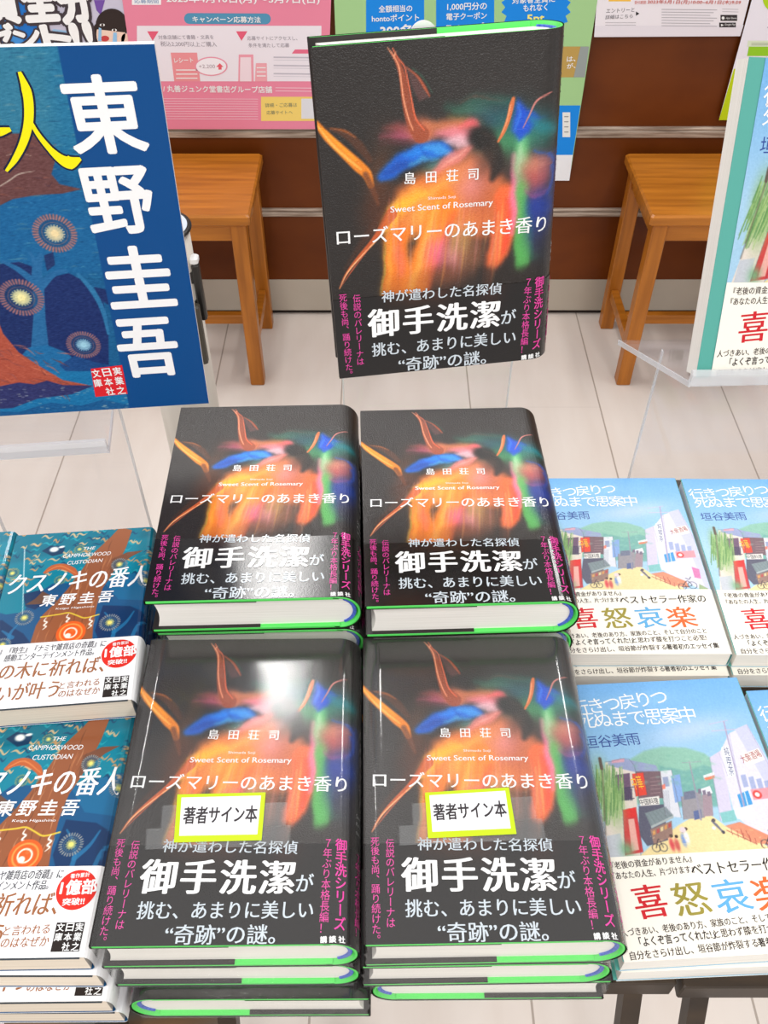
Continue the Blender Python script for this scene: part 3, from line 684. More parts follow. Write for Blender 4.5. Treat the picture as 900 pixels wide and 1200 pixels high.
    for q in ((150, 318, 248, 330, 268, 640), (208, 478, 216, 630), (252, 470, 276, 620), (330, 350, 352, 500), (372, 346, 404, 505), (240, 358, 252, 434), (278, 354, 290, 428), (252, 350, 262, 440), (404, 436, 412, 512), (262, 440, 330, 432)):
        P.stroke(I(*q), .00035, LN, .55)
    for q in range(5): P.stroke(I(302, 372 + q * 13, 334, 369 + q * 13), .0004, (176, 150, 150), .8)
    for q in range(4): P.stroke(I(346 + q * 5, 416, 352 + q * 5, 494), .0003, (160, 164, 180), .8)
    for q in range(6): P.stroke(I(284 + q * 12, 492 - q * 3, 306 + q * 13, 530 - q * 6), .0003, (104, 116, 122), .8)
    for q in range(5): P.poly(I(308 + q * 13, 550 - q * 6, 317 + q * 13, 546 - q * 6, 318 + q * 13, 560 - q * 6, 309 + q * 13, 564 - q * 6), ((210, 150, 90), (180, 80, 80), (220, 200, 150))[q % 3])
    for q in ((462, 240, 480, 300), (500, 190, 520, 380), (560, 170, 640, 330), (430, 250, 440, 415)): P.stroke(G(*q), .00035, (150, 140, 170), .6)
    for q in range(3): P.stroke(G(640 + q * 12, 300 + q * 40, 660 + q * 12, 296 + q * 40), .002, (176, 180, 214), .8)
    for q in range(7): P.stroke(G(470 + q * 18, 436 + q * 7, 472 + q * 18, 452 + q * 7), .0004, (166, 70, 66), .8)
    for q in range(3): P.poly(G(380 + q * 14, 330 + q * 4, 390 + q * 14, 329 + q * 4, 391 + q * 14, 341 + q * 4, 381 + q * 14, 342 + q * 4), (120, 110, 130))
    for q in range(60): P.stroke(I(*[v for v in (lambda x, y: (x, y, x + rnd.uniform(-14, 14), y + rnd.uniform(-3, 3)))(rnd.uniform(300, 680), rnd.uniform(540, 635))]), .0005, ((222, 196, 140), (242, 226, 176))[q % 2], .5)
    for q in range(80): P.blob(I(rnd.uniform(250, 540), rnd.uniform(290, 400))[0], .0014, .0008, 0, ((120, 176, 156), (156, 200, 180))[q % 2], .35)
    # light brush texture over the whole painting
    rnd = np.random.default_rng(3); n = rnd.normal(0, 1, P.X.shape); n = (n + np.roll(n, 1, 0) + np.roll(n, 1, 1)) / 1.7; P.c += n[..., None] * 2.5
    return np.clip(P.c, 0, 255)

def make_essay(label, matrix):
    t = thing('paperback_book', label, 'book', matrix)
    # teal card cover under the jacket
    v, f = [], []; ss = s_columns(SW + .0006, SL, 3, 12); m = soft_map(-.0001); n = len(ss)
    for y in (.0004, SH - .0002): v += m(np.minimum(ss, 9) - 0, np.full(n, y), 0 * ss).tolist()
    v = [(x - .0006 if x < .001 else x, y, z) for x, y, z in v]
    MB().add(v, [(i, i + 1, n + i + 1, n + i) for i in range(n - 1)]).build('cover', M['cover_teal'], t)
    MB().box(.0006, SW + SB - .0012, .0004, SH - .0004, .0003, ST - .0003).build('page_block', M['pages_white'], t)
    s = Sheet(.00006); xs = s_columns(SW, SL, 250, 10); ys = np.linspace(0, SH, 360); s.grid(xs, ys, street(xs, ys))
    putrow(s, stI, '行きつ戻りつ', 46, 166, 370, 124, 50, WHITE, 'regular'); putrow(s, stI, '死ぬまで思案中', 62, 208, 465, 186, 52, WHITE, 'regular')
    putrow(s, stI, '垣谷美雨', 85, 274, 272, 260, 40, (50, 76, 150), 'regular')
    put(s, stI, '中華', 246, 412, 282, 408, 44, (250, 190, 60)); put(s, stI, '中国料理', 268, 464, 330, 458, 20, (60, 60, 70)); put(s, stG, '大衆酒場', 534, 270, 598, 254, 20, (170, 90, 90))
    putcol(s, stG, '純喫茶', 484, 224, 494, 300, 16, (90, 100, 140))
    sx = SW + SL / 2; s.column('行きつ戻りつ死ぬまで思案中', (sx, SH - .008), (sx, SH - .11), .008, (40, 60, 110), 'regular')
    s.build('jacket', soft_map(.0001), M['satin'], t)
    s = Sheet(.00006); xs = s_columns(SW, SL, 8, 10); ys = np.linspace(-.0002, STREET_BAND, 4); s.grid(xs, ys, (247, 242, 230))
    INK = (52, 36, 32)
    put(s, stI, '『老後の資金がありません』', 172, 678, 440, 655, 25, INK, 'serif'); put(s, stI, '『あなたの人生、片づけます』', 176, 713, 447, 690, 25, INK, 'serif')
    put(s, stG, 'ベストセラー作家の', 333, 552, 670, 548, 32, (34, 26, 26), 'serif')
    for ch, x0, x1, c in (('喜', 152, 250, (206, 34, 44)), ('怒', 276, 382, (158, 146, 62)), ('哀', 404, 514, (98, 172, 222)), ('楽', 530, 640, (226, 106, 52))):
        put(s, stG, ch, x0, 654, x1, 648, 84, c, 'serif')
    put(s, stG, '人づきあい、老後のあり方、家族のこと、そして自分のこと', 92, 694, 672, 676, 20, INK, 'serif')
    put(s, stG, '「よくぞ言ってくれた!」', 146, 722, 380, 714, 24, (40, 30, 30), 'medium'); put(s, stG, 'と思わず膝を打つこと必至!', 380, 714, 672, 706, 22, INK, 'serif')
    put(s, stG, '自分をさらけ出し、垣谷節が炸裂する', 112, 754, 512, 744, 22, INK, 'serif'); put(s, stG, '著者初のエッセイ集', 514, 744, 722, 740, 22, (40, 30, 30), 'medium')
    s.column('行きつ戻りつ', (sx, STREET_BAND - .003), (sx, .01), .006, INK)
    s.build('paper_band', soft_map(.0003), M['paper'], t)
    return t

# ---- the pocket paperback with the painted camphor tree
BW, BH, BT, BB = 0.0960, 0.149, 0.0203, 0.0045
BPITCH = 0.0215
pock_map, BL = make_profile(BW, BT, BB, square=2.6)
POCK_BAND = float(cam_(400, 650)[0, 1])

def halo(P, c, r, ring=(196, 170, 150), core=(250, 232, 120), spokes=34, dark=(18, 66, 110)):
    P.disc(c, r, dark, .55)
    for i in range(spokes):
        a = 2 * math.pi * i / spokes; d = np.array([math.cos(a), math.sin(a)])
        P.stroke([c + d * r * .78, c + d * r], r * .085, ring, .9); P.stroke([c + d * r * .22, c + d * r * (.45 if i % 2 else .36)], r * .06, core, .8)
    P.disc(c, r * .62, ring, .5, r * .57); P.disc(c, r * .2, core, 1)

def camphor(xs, ys):
    P = Paint(xs, ys, (20, 84, 132)); k = .000125; C = cam_
    S = lambda pts, w, col, a=1.0, fe=None: P.stroke(C(*pts), np.asarray(w) * k, col, a, fe)
    P.poly(C(-200, 20, 900, 20, 860, 250, 700, 300, 560, 330, 420, 330, 300, 330, 200, 400, 150, 480, 60, 490, -60, 450, -240, 520), (8, 128, 152), 1)
    P.poly(C(-200, 20, 900, 20, 860, 80, 640, 130, 420, 150, 120, 210, -200, 240), (6, 108, 132), .8, .004)
    P.poly(C(560, 330, 900, 240, 900, 420, 760, 440, 640, 430), (22, 104, 150), .9)
    rnd = random.Random(11)
    for q in range(150):
        x = rnd.uniform(-160, 800); y = rnd.uniform(40, 330); l = rnd.uniform(30, 70)
        p = [x, y, x + l * .35, y - rnd.uniform(2, 12), x + l * .65, y + rnd.uniform(0, 8), x + l, y - rnd.uniform(6, 16)]
        S(p, [2, 11, 9, 2], ((226, 186, 136), (12, 70, 108), (30, 160, 176), (206, 150, 96))[q % 4], .9)
    # navy hollows below the canopy
    for p in ((-200, 560, 40, 520, 90, 560, 150, 600, 190, 660, 180, 720, -200, 720), (560, 460, 700, 470, 800, 520, 830, 700, 560, 700, 520, 600), (150, 380, 250, 360, 280, 420, 210, 470, 160, 450)):
        P.poly(C(*p), (14, 48, 92), .9)
    for p in ((600, 690, 620, 600, 600, 540, 570, 500), (620, 610, 680, 560, 720, 500), (700, 690, 740, 580, 800, 540), (60, 690, 80, 600, 120, 550), (90, 620, 40, 580)): S(p, np.linspace(26, 8, len(p) // 2), (34, 116, 166), .8)
    # trunk
    T = (150, 88, 56)
    P.poly(C(640, 40, 700, 60, 672, 150, 640, 220, 600, 300, 560, 360, 532, 440, 512, 560, 505, 720, 170, 720, 190, 640, 214, 560, 250, 500, 320, 430, 380, 360, 450, 260, 510, 170, 590, 95), T)
    P.poly(C(600, 210, 680, 176, 760, 170, 700, 200, 640, 246, 590, 300), (120, 76, 56)); P.poly(C(330, 430, 240, 440, 160, 440, 210, 410, 250, 370, 300, 400), (104, 74, 60))
    for q in range(40):
        u = rnd.random(); y = rnd.uniform(100, 640); cx = 650 - (y - 40) * .55 + (u - .5) * (90 + y * .38)
        S([cx, y, cx - 12 + rnd.uniform(-6, 6), y + 30, cx - 26 + rnd.uniform(-8, 8), y + 70], [1, 5, 1], ((196, 124, 80), (96, 56, 40), (206, 150, 110))[q % 3], .7)
    S((262, 268, 300, 244, 350, 240, 400, 262, 430, 300), [20, 40, 44, 40, 20], (190, 96, 52)); S((270, 262, 340, 236, 420, 280), [4, 8, 4], (226, 140, 80), .8)
    # lights
    for x, y, r in ((95, 265, 40), (155, 512, 52), (597, 557, 58), (338, 312, 34), (436, 150, 32), (40, 660, 46), (640, 240, 48), (780, 330, 50)):
        halo(P, C(x, y)[0], r * k * .95, (186, 176, 160) if r > 41 else (200, 200, 110), spokes=26)
    # owl, thread, rope, knot of light
    P.poly(C(244, 152, 290, 124, 340, 128, 364, 140, 350, 170, 300, 182), (12, 56, 92)); P.blob(C(308, 146)[0], 26 * k, 20 * k, 0, (250, 250, 246), 1, 3); P.blob(C(346, 134)[0], 18 * k, 8 * k, 10, (246, 246, 246), 1, 3)
    S((158, 140, 152, 320, 146, 492), [5, 5, 3], (226, 240, 240), .9)
    S((240, 512, 290, 506, 340, 500, 385, 494, 430, 512, 470, 526, 540, 510), [7] * 7, (238, 208, 64))
    for x, y in ((264, 516), (380, 500), (498, 520)): S((x + 4, y, x - 6, y + 18, x + 8, y + 26, x - 8, y + 42, x + 4, y + 50, x - 14, y + 66), [3, 7, 8, 8, 7, 3], (250, 246, 236))
    P.disc(C(396, 606)[0], 78 * k, (232, 96, 36)); P.disc(C(396, 606)[0], 62 * k, (250, 164, 80), .9, 54 * k); P.disc(C(394, 606)[0], 36 * k, (244, 236, 220), 1, 28 * k); P.disc(C(380, 622)[0], 16 * k, (246, 240, 226)); P.disc(C(404, 592)[0], 10 * k, (232, 110, 50))
    return P.c

def make_pocket(label, matrix):
    t = thing('pocket_paperback', label, 'book', matrix)
    MB().box(.0006, BW + BB - .003, .0004, BH - .0004, .0004, BT - .0004).build('page_block', M['pages_cream'], t)
    s = Sheet(.00006); xs = s_columns(BW, BL, 210, 14); ys = np.linspace(0, BH, 300); s.grid(xs, ys, camphor(xs, ys))
    W_ = (248, 248, 248)
    put(s, cam_, 'THE', 452, 156, 512, 154, 15, W_, slant=.2); put(s, cam_, 'CAMPHORWOOD', 350, 194, 592, 188, 19, W_, slant=.2); put(s, cam_, 'CUSTODIAN', 372, 232, 550, 224, 19, W_, slant=.2)
    put(s, cam_, 'クスノキの番人', 56, 384, 778, 360, 108, W_, 'serif', slant=.12); putrow(s, cam_, '東野圭吾', 232, 454, 602, 443, 60, W_, 'medium', slant=.15)
    put(s, cam_, 'Keigo Higashino', 315, 478, 512, 472, 13, W_, slant=.2)
    sx = BW + BL / 2; s.column('クスノキの番人', (sx, BH - .006), (sx, BH - .06), .009, W_)
    s.build('jacket', pock_map(.0001), M['glossy'], t)
    s = Sheet(.00006); xs = s_columns(BW, BL, 8, 14); ys = np.linspace(-.0002, POCK_BAND, 4); s.grid(xs, ys, (246, 246, 248))
    GR, BR_ = (74, 74, 82), (158, 100, 62)
    put(s, cam_, '『秘密』『時生』『ナミヤ雑貨店の奇蹟』に', -62, 722, 574, 693, 38, GR, 'serif', slant=.15); put(s, cam_, '代表作に続く、感動エンターテインメント作品。', -190, 768, 516, 738, 38, GR, 'serif', slant=.15)
    put(s, cam_, 'その木に祈れば、', -78, 868, 566, 838, 92, BR_, 'serif', slant=.12); put(s, cam_, '願いが叶う', -100, 996, 322, 972, 98, BR_, 'serif', slant=.12)
    put(s, cam_, 'と言われる', 335, 928, 546, 912, 40, BR_, 'serif', slant=.12); put(s, cam_, 'のはなぜか', 330, 976, 548, 962, 40, BR_, 'serif', slant=.12)
    c = cam_(648, 735)[0]; s.disc(c, .0112, (226, 44, 32), 1)
    put(s, cam_, '著作累計', 614, 692, 700, 682, 18, W_, 'medium'); put(s, cam_, '1億部', 574, 758, 736, 748, 58, W_, 'bold'); put(s, cam_, '突破!!', 592, 800, 690, 792, 28, W_, 'bold')
    def seal(q, col):
        (x0, y0), (x1, y1) = q; s.poly([(x0, y0), (x1, y0), (x1, y1), (x0, y1)], col, 1)
        w, h = (x1 - x0) / 3, (y1 - y0) / 3
        for r, row in enumerate(('文日実', '庫本業', ' 社之')):
            for cc, ch in enumerate(row):
                if ch != ' ': s.text(ch, (x0 + w * (cc + .1), y1 - h * (r + .92)), (x0 + w * (cc + .9), y1 - h * (r + .92)), h * .84, W_, 'medium', 2)
    p = cam_(565, 985, 706, 862); seal(((p[0, 0], p[0, 1]), (p[1, 0], p[1, 1])), (40, 32, 30)); seal(((sx - .007, .006), (sx + .007, .020)), (40, 32, 30))
    s.build('paper_band', pock_map(.0003), M['satin'], t)
    # dark lower margin of the card cover peeping out below the band
    MB().box(.0002, BW, -.0010, .0004, BT - .0004, BT - .0001).build('cover', M['cover_navy'], t)
    return t

# ================================================================== the setting
MB().box(-3.2, 3.2, -2.2, 2.6, -0.05, 0).build('floor', M['floor'], kind='structure')
MB().box(-2.6, 2.6, 2.012, 2.06, 0.104, 1.5).build('wall_back', M['panel_brown'], kind='structure')
MB().box(-2.6, 2.6, 2.012, 2.05, 0.012, 0.104, .0015).build('baseboard_back', M['kick'], kind='structure')
MB().box(-2.6, 2.6, 2.020, 2.05, 0.0, 0.012).build('shadow_strip', M['shadow_line'], kind='structure')  # added dark strip: shade where the kickboard meets the floor, put in as colour
for nm, z0, z1 in (('trim_1', .279, .297), ('trim_2', .468, .490)):
    MB().box(-2.6, 2.6, 2.001, 2.02, z0, z1 - .007, .002).box(-2.6, 2.6, 2.004, 2.02, z1 - .007, z1, .002).build(nm, M['lip'], kind='structure')

# ================================================================== posters on the wall
def on_wall(y):
    return lambda s, z, off: np.stack([s, np.full(len(s), y) - off, z], 1)
W2 = lambda *p: hom(WALL, np.asarray(p, float).reshape(-1, 2))
def wtext(s, t, x0, y0, x1, y1, h, col, style='regular', layer=2, slant=0.0): put(s, W2, t, x0, y0, x1, y1, h, col, style, layer, slant)
def wrect(s, x0, y0, x1, y1, col, layer=1): s.poly(W2(x0, y1, x1, y1, x1, y0, x0, y0), col, layer)
def poster(label, y, sheet):
    o = sheet.build('poster', on_wall(y), M['paper']); return tag(o, label, 'poster', 'posters on the dark brown wall')

# pink campaign sheet
s = Sheet(.0002); PK = (236, 138, 164)
s.poly(W2(166, 151, 383, 151, 391, -90, 130, -90), PK, 0)
K = lambda x, y: (150 + .26667 * x, .26667 * y)
def kt(t, x0, y0, x1, y1, h, col, style='regular', layer=3): wtext(s, t, *K(x0, y0), *K(x1, y1), h * .26667, col, style, layer)
def kr(x0, y0, x1, y1, col, layer=1): wrect(s, *K(x0, y0), *K(x1, y1), col, layer)
kr(18, -20, 146, 20, (248, 246, 248)); kt('応募期間', 30, 14, 136, 14, 24, (120, 150, 190))
kt('2023年4月10日(月)〜5月7日(日)', 172, 14, 842, 18, 38, WHITE, 'bold')
a = np.linspace(0, math.pi, 12); pc = [K(605 + 23 * math.cos(q - math.pi / 2), 82 + 24 * math.sin(q - math.pi / 2)) for q in a] + [K(270 + 23 * math.cos(q + math.pi / 2), 80 + 24 * math.sin(q + math.pi / 2)) for q in a]
s.poly(W2(*[v for p in pc for v in p])[::-1], (84, 150, 186), 1); kt('キャンペーン応募方法', 286, 96, 584, 99, 27, WHITE, 'medium')
kr(40, 112, 850, 356, (240, 232, 240)); FG = (150, 140, 150)
for x in (85, 475): s.poly(W2(*K(x, 136), *K(x + 24, 178), *K(x + 50, 136)), (232, 96, 124), 2)
kt('対象店舗にて書籍・文具を', 135, 172, 378, 171, 19, FG); kt('税込2,200円以上ご購入', 145, 203, 392, 205, 23, FG)
kt('応募サイトにアクセスし、', 525, 176, 745, 176, 19, FG); kt('条件を満たして応募', 530, 207, 710, 207, 19, FG)
s.poly(W2(*K(204, 356), *K(318, 356), *K(304, 230), *K(188, 230)), (238, 150, 156), 2); kt('レシート', 206, 274, 288, 272, 20, WHITE, 'medium')
for y in (306, 324, 342): s.line(W2(*K(212, y), *K(306, y)), .002, WHITE, 3)
el = [K(366 + 72 * math.cos(q), 290 + 42 * math.sin(q)) for q in np.linspace(0, 2 * math.pi, 33)[:-1]]; s.poly(W2(*[v for p in el for v in p])[::-1], (236, 150, 170), 3)
el = [K(366 + 66 * math.cos(q), 290 + 37 * math.sin(q)) for q in np.linspace(0, 2 * math.pi, 33)[:-1]]; s.poly(W2(*[v for p in el for v in p])[::-1], (246, 240, 246), 4)
kt('+2,200', 314, 300, 384, 300, 18, (170, 150, 160), layer=5); s.poly(W2(*K(388, 292), *K(398, 292), *K(398, 304), *K(412, 304), *K(412, 292), *K(420, 292), *K(404, 276)), (232, 96, 110), 5)
s.poly(W2(*K(485, 356), *K(553, 356), *K(551, 238), *K(487, 238)), (240, 160, 176), 2); s.poly(W2(*K(492, 356), *K(543, 356), *K(541, 250), *K(494, 250)), (244, 222, 230), 3)
s.poly(W2(*K(558, 356), *K(612, 356), *K(610, 276), *K(562, 276)), (240, 168, 178), 2)
for y in (296, 314, 332): s.line(W2(*K(566, y), *K(606, y)), .002, WHITE, 3)
s.poly(W2(*K(720, 234), *K(800, 234), *K(796, 216), *K(734, 216)), (232, 110, 140), 2)
for y in (250, 286, 322): s.line(W2(*K(640, y), *K(800, y + 2)), .0026, (196, 188, 200), 2); s.line(W2(*K(640, y + 12), *K(826, y + 14)), .001, (210, 204, 214), 2)
kt('舗 / 丸善ジュンク堂書店グループ店舗', 118, 402, 634, 407, 29, WHITE, 'medium')
for q in range(2): s.line(W2(*K(648, 384 + q * 14), *K(840, 386 + q * 14)), .0013, (250, 214, 226), 2)
for q in range(9): s.line(W2(*K(150, 432 + q * 11), *K(572, 434 + q * 11)), .0011, (248, 206, 220), 2)
kr(585, 424, 838, 530, (246, 214, 116)); kr(762, 432, 832, 520, (226, 226, 232), 2); kt('詳細・ご応募は', 604, 470, 744, 468, 18, (120, 130, 110)); kt('応募サイトへ', 610, 502, 724, 500, 17, (120, 130, 110))
poster('pink campaign sheet with receipt diagram and yellow box above the left stool', 1.9985, s)

# blue and grey give-away sheet behind the cover board
s = Sheet(.0002); s.poly(W2(-70, 120, 186, 120, 150, -90, -100, -90), (206, 202, 222), 0)
s.poly(W2(-70, 120, 62, 120, 52, 55, 44, 20, 20, -20, 0, -90, -100, -90), (32, 118, 206), 1); s.poly(W2(-60, 70, 34, 62, 10, 10, -50, 10), (70, 150, 226), 2)
def outlined(t, x0, y0, x1, y1, h, sl=0.1):
    wtext(s, t, x0, y0, x1, y1, h, (70, 60, 66), 'outline', 3, sl); wtext(s, t, x0, y0, x1, y1, h, (252, 252, 252), 'fat', 9, sl)
outlined('全', 31, 24, 71, 22, 46); outlined('員', -12, 26, 24, 25, 44); outlined('分', 76, 27, 110, 22, 46)
outlined('ゼ', -10, 58, 20, 55, 26); outlined('ン', 22, 58, 50, 52, 20); outlined('ト', 56, 62, 86, 58, 30); outlined('!!', 90, 60, 112, 56, 30)
s.poly(W2(56, 60, 96, 60, 92, 38, 62, 34), (160, 200, 236), 2); s.poly(W2(110, 0, 123, 0, 118, 18, 113, 12), (120, 84, 170), 2)
def ell(x, y, rx, ry, col, layer, a0=0, a1=2 * math.pi):
    q = [(x + rx * math.cos(t), y + ry * math.sin(t)) for t in np.linspace(a0, a1, 29)[:-1]]; s.poly(W2(*[v for p in q for v in p])[::-1], col, layer)
s.poly(W2(104, 60, 122, 60, 116, 22, 108, 34), (52, 40, 38), 4); ell(131, 30, 19, 20, (52, 40, 38), 5); ell(130, 40, 17, 20, (246, 214, 196), 6)
s.poly(W2(113, 34, 148, 38, 148, 22, 134, 13, 118, 18), (52, 40, 38), 7); ell(147, 46, 5, 7, (246, 206, 188), 6)
for x, y in ((120, 29), (134, 35)): ell(x, y, 3, 1.5, (250, 250, 250), 8); ell(x, y, 1.4, 1.5, (60, 40, 36), 9)
ell(123, 45, 5, 3.4, (206, 70, 70), 8); s.poly(W2(115, 48, 119, 48, 119, 33, 116, 32), (150, 200, 240), 9); s.poly(W2(132, 50, 137, 50, 137, 38, 133, 38), (150, 200, 240), 9)
s.poly(W2(102, 62, 112, 62, 112, 42, 104, 44), (60, 170, 160), 3)
poster('blue and grey give-away sheet with a crying dark-haired face, behind the big cover board', 2.0005, s)

# green points sheet
s = Sheet(.0002); GN = (166, 208, 146); BL_ = (20, 138, 232)
s.poly(W2(400, 210, 667, 210, 714, -90, 388, -90), GN, 0)
s.poly(W2(398, 211, 667, 211, 671, 181, 398, 181), (240, 240, 244), 1); s.poly(W2(398, 181, 671, 181, 680, 123, 396, 123), BL_, 1)
s.poly(W2(395, 90, 685, 90, 690, 54, 394, 54), (190, 156, 84), 1); s.poly(W2(672, 90, 685, 90, 690, 54, 680, 54), (152, 160, 158), 2)
wrect(s, 659, 131, 668, 160, (236, 236, 232), 2)
for q in range(4): s.line(W2(661, 136 + q * 6, 666, 136 + q * 6), .002, (150, 150, 150), 3)
wtext(s, 'は、', 664, 72, 674, 71, 6, WHITE, 'medium'); wtext(s, 'が、', 664, 80, 674, 79, 6, WHITE, 'medium')
for x0, x1 in ((429, 497), (511, 579)): wrect(s, x0, -40, x1, 60, BL_, 1)
wtext(s, '全額相当の', 444, 14, 483, 13, 8, WHITE, 'medium'); wtext(s, 'hontoポイント', 436, 25, 491, 23.5, 8, WHITE, 'medium'); wtext(s, '300名', 446, 43, 482, 42, 14, WHITE, 'bold')
wtext(s, '1,000円分の', 524, 12, 570, 11, 9, WHITE, 'medium'); wtext(s, '電子クーポン', 523, 23, 570, 21.5, 8, WHITE, 'medium'); wtext(s, '5,000名', 522, 41, 572, 40, 14, WHITE, 'bold')
st_ = [(628 + (41 if i % 2 else 36) * math.cos(t), 8 + (41 if i % 2 else 36) * math.sin(t)) for i, t in enumerate(np.linspace(0, 2 * math.pi, 45)[:-1])]
s.poly(W2(*[v for p in st_ for v in p])[::-1], BL_, 1)
wtext(s, '対象者全員に', 600, 4, 650, 2, 8, WHITE, 'medium'); wtext(s, 'もれなく', 613, 13, 641, 11.5, 8, WHITE, 'medium'); wtext(s, '5pt', 617, 28, 637, 27, 11, (250, 240, 130), 'bold'); wtext(s, 'プレゼント', 604, 40, 652, 38, 9, (250, 240, 130), 'medium')
poster('tall green points sheet with blue tags, hanging lowest behind the upright black novel', 1.9975, s)

# white entry sheet
s = Sheet(.0002); s.poly(W2(696, 43, 867, 42, 900, -90, 706, -90), (240, 234, 240), 0); s.poly(W2(697, 43, 867, 42, 871, 29, 697, 30), (232, 226, 234), 1)
wrect(s, 713, -20, 739, 1.2, (246, 200, 70)); RD = (206, 84, 70)
wtext(s, '受付期間:', 743, 4.6, 757, 4.4, 4, RD); wtext(s, '2023年5月1日(月)10:00~6月1日(木)9:59', 758, 4.6, 867, 5.2, 5, RD, 'medium')
wtext(s, 'エントリーと', 710, 15, 743, 13.4, 5, (90, 84, 90)); wtext(s, '詳細はこちら', 709, 22.4, 741, 20.8, 5, (90, 84, 90))
s.poly(W2(745, 18, 749, 15.5, 745, 13), (40, 36, 40), 2)
for q in range(7): s.line(W2(775, 10.5 + q * 3.2, 840 - (q % 3) * 4, 11.2 + q * 3.2), .0012, (176, 170, 178), 2)
for q in range(2): s.line(W2(846, 10 + q * 3, 865, 10.6 + q * 3), .001, (190, 184, 190), 2); s.line(W2(709, 26 + q * 3, 745, 26 + q * 3), .0009, (180, 174, 180), 2)
for (x0, y0, x1, y1, t, lab) in ((844, 17, 863.5, 24, 'App Store', (854, 862)), (842.5, 26, 862, 31.5, 'Google Play', (849, 861))):
    wrect(s, x0, y0, x1, y1, (54, 48, 50), 2); wtext(s, t, x0 + 6, y1 - 1.6, x1 - 1.2, y1 - 1.6, 2.8, WHITE, layer=3)
ell(847, 20.6, 1.7, 1.9, WHITE, 3); s.poly(W2(844.6, 30.4, 848, 28.9, 844.6, 27.4), WHITE, 3)
poster('white entry sheet with red dates and black badges, above bare brown panel', 1.9980, s)

# white and yellow-green sheet
s = Sheet(.0002); s.poly(W2(842, 140, 985, 140, 1040, -90, 905, -90), (238, 234, 244), 0)
s.poly(W2(842, 140, 985, 140, 990, 80, 859.5, 80), (192, 214, 18), 1); s.poly(W2(875, 65, 985, 65, 990, 54, 877, 54), (150, 206, 40), 1); s.poly(W2(875, 54, 985, 54, 990, 47, 876, 47), (222, 232, 206), 1)
ell(905, -4, 12, 16, (180, 216, 30), 2)
for q in range(2): s.line(W2(880, 50 + q * 2, 960, 50 + q * 2), .001, (150, 160, 130), 2)
wtext(s, '対象', 898, 32, 930, 31, 8, (120, 124, 150))
poster('white and yellow-green sheet half hidden behind the upright street-scene book', 1.9970, s)

# ================================================================== wooden stools against the wall
def stool(label, x0, x1, y0, y1, zt):
    t = thing('wooden_stool', label, 'stool', Matrix.Translation(((x0 + x1) / 2, (y0 + y1) / 2, 0)), 'wooden stools along the wall')
    hx, hy = (x1 - x0) / 2, (y1 - y0) / 2; lw = .032; zs = zt - .024
    MB().box(-hx, hx, -hy, hy, zs, zt, .004).build('seat', M['wood'], t)
    for sx in (-1, 1):
        for sy in (-1, 1):
            cx, cy = sx * (hx - .012 - lw / 2), sy * (hy - .012 - lw / 2)
            MB().box(cx - lw / 2, cx + lw / 2, cy - lw / 2, cy + lw / 2, 0, zs, .002).build('leg', M['wood_v'], t)
    ix, iy = hx - .012 - lw, hy - .012 - lw
    for sy in (-1, 1):
        c = sy * (hy - .012 - lw / 2); MB().box(-ix, ix, c - .009, c + .009, zs - .042, zs, .001).build('apron', M['wood'], t)
    for sx in (-1, 1):
        c = sx * (hx - .012 - lw / 2); MB().box(c - .009, c + .009, -iy, iy, zs - .042, zs, .001).build('apron', M['wood'], t)
        MB().box(c - .009, c + .009, -iy, iy, .088, .116, .0015).build('stretcher', M['wood'], t)
    c = hx - .012 - lw / 2 - .009; MB().box(-c, c, -.010, .010, .090, .114, .0015).build('stretcher', M['wood'], t)
    return t
stool('orange wooden stool beneath the pink campaign sheet, behind the big cover board', -.625, -.272, 1.704, 1.99, .44)
stool('orange wooden stool beside the upright street-scene book, under bare brown wall', .540, .895, 1.704, 1.99, .44)

# ================================================================== grey post behind the cover board
t = thing('grey_post', 'pale grey round post with dark rim and black clips behind the big cover board', 'post', Matrix.Translation((-.2745, 1.0, 0)))
MB().cyl(0, 0, 0, .012, .085, .080).build('base', M['metal_grey'], t, False)
MB().cyl(0, 0, .012, .800, .0405, n=56).build('tube', M['metal_grey'], t, True)
MB().cyl(0, 0, .7995, .8035, .039, n=48).build('lid', M['metal_lid'], t)
MB().torus(0, 0, .801, .0412, .0028).build('rim', M['black'], t, True)
MB().box(.040, .049, -.020, -.008, .682, .762, .002).box(.030, .041, -.017, -.011, .735, .750).box(.030, .041, -.017, -.011, .695, .71).build('clip', M['black'], t)
MB().box(.0395, .0495, -.021, -.007, .7625, .772, .002).build('clip_cap', M['white_plastic'], t)
MB().box(.026, .0455, -.040, -.028, .628, .716, .002).build('clip', M['olive'], t)

# ================================================================== display tables
def table(label, x0, x1, y0, y1, legs, splay=.34):
    t = thing('display_table', label, 'table', Matrix.Translation(((x0 + x1) / 2, (y0 + y1) / 2, 0)), 'dark display tables under the books')
    cx, cy = (x0 + x1) / 2, (y0 + y1) / 2
    MB().box(x0 - cx, x1 - cx, y0 - cy, y1 - cy, .728, .748, .001).build('table_top', M['table_brown'], t)
    for lx in legs:
        MB().bar((lx - cx, y0 + .012 - cy, .736), (lx - cx, y0 + .012 - splay - cy, .0), .0118, .0118).build('leg', M['table_brown'], t)
        MB().box(lx - cx - .006, lx - cx + .006, y1 - .05 - cy, y1 - .038 - cy, 0, .736).build('leg', M['table_brown'], t)
    return t
table('dark table under the pocket paperbacks', -.62, -.170, .172, .547, (-.60, -.19), 0)
t = thing('low_shelf', 'low dark shelf in front of the pocket paperbacks, carrying a picture magazine', 'shelf', Matrix.Translation((-.3, .08, 0)))
MB().box(-.28, .19, -.125, .085, .574, .588, .001).build('shelf_board', M['table_brown'], t)
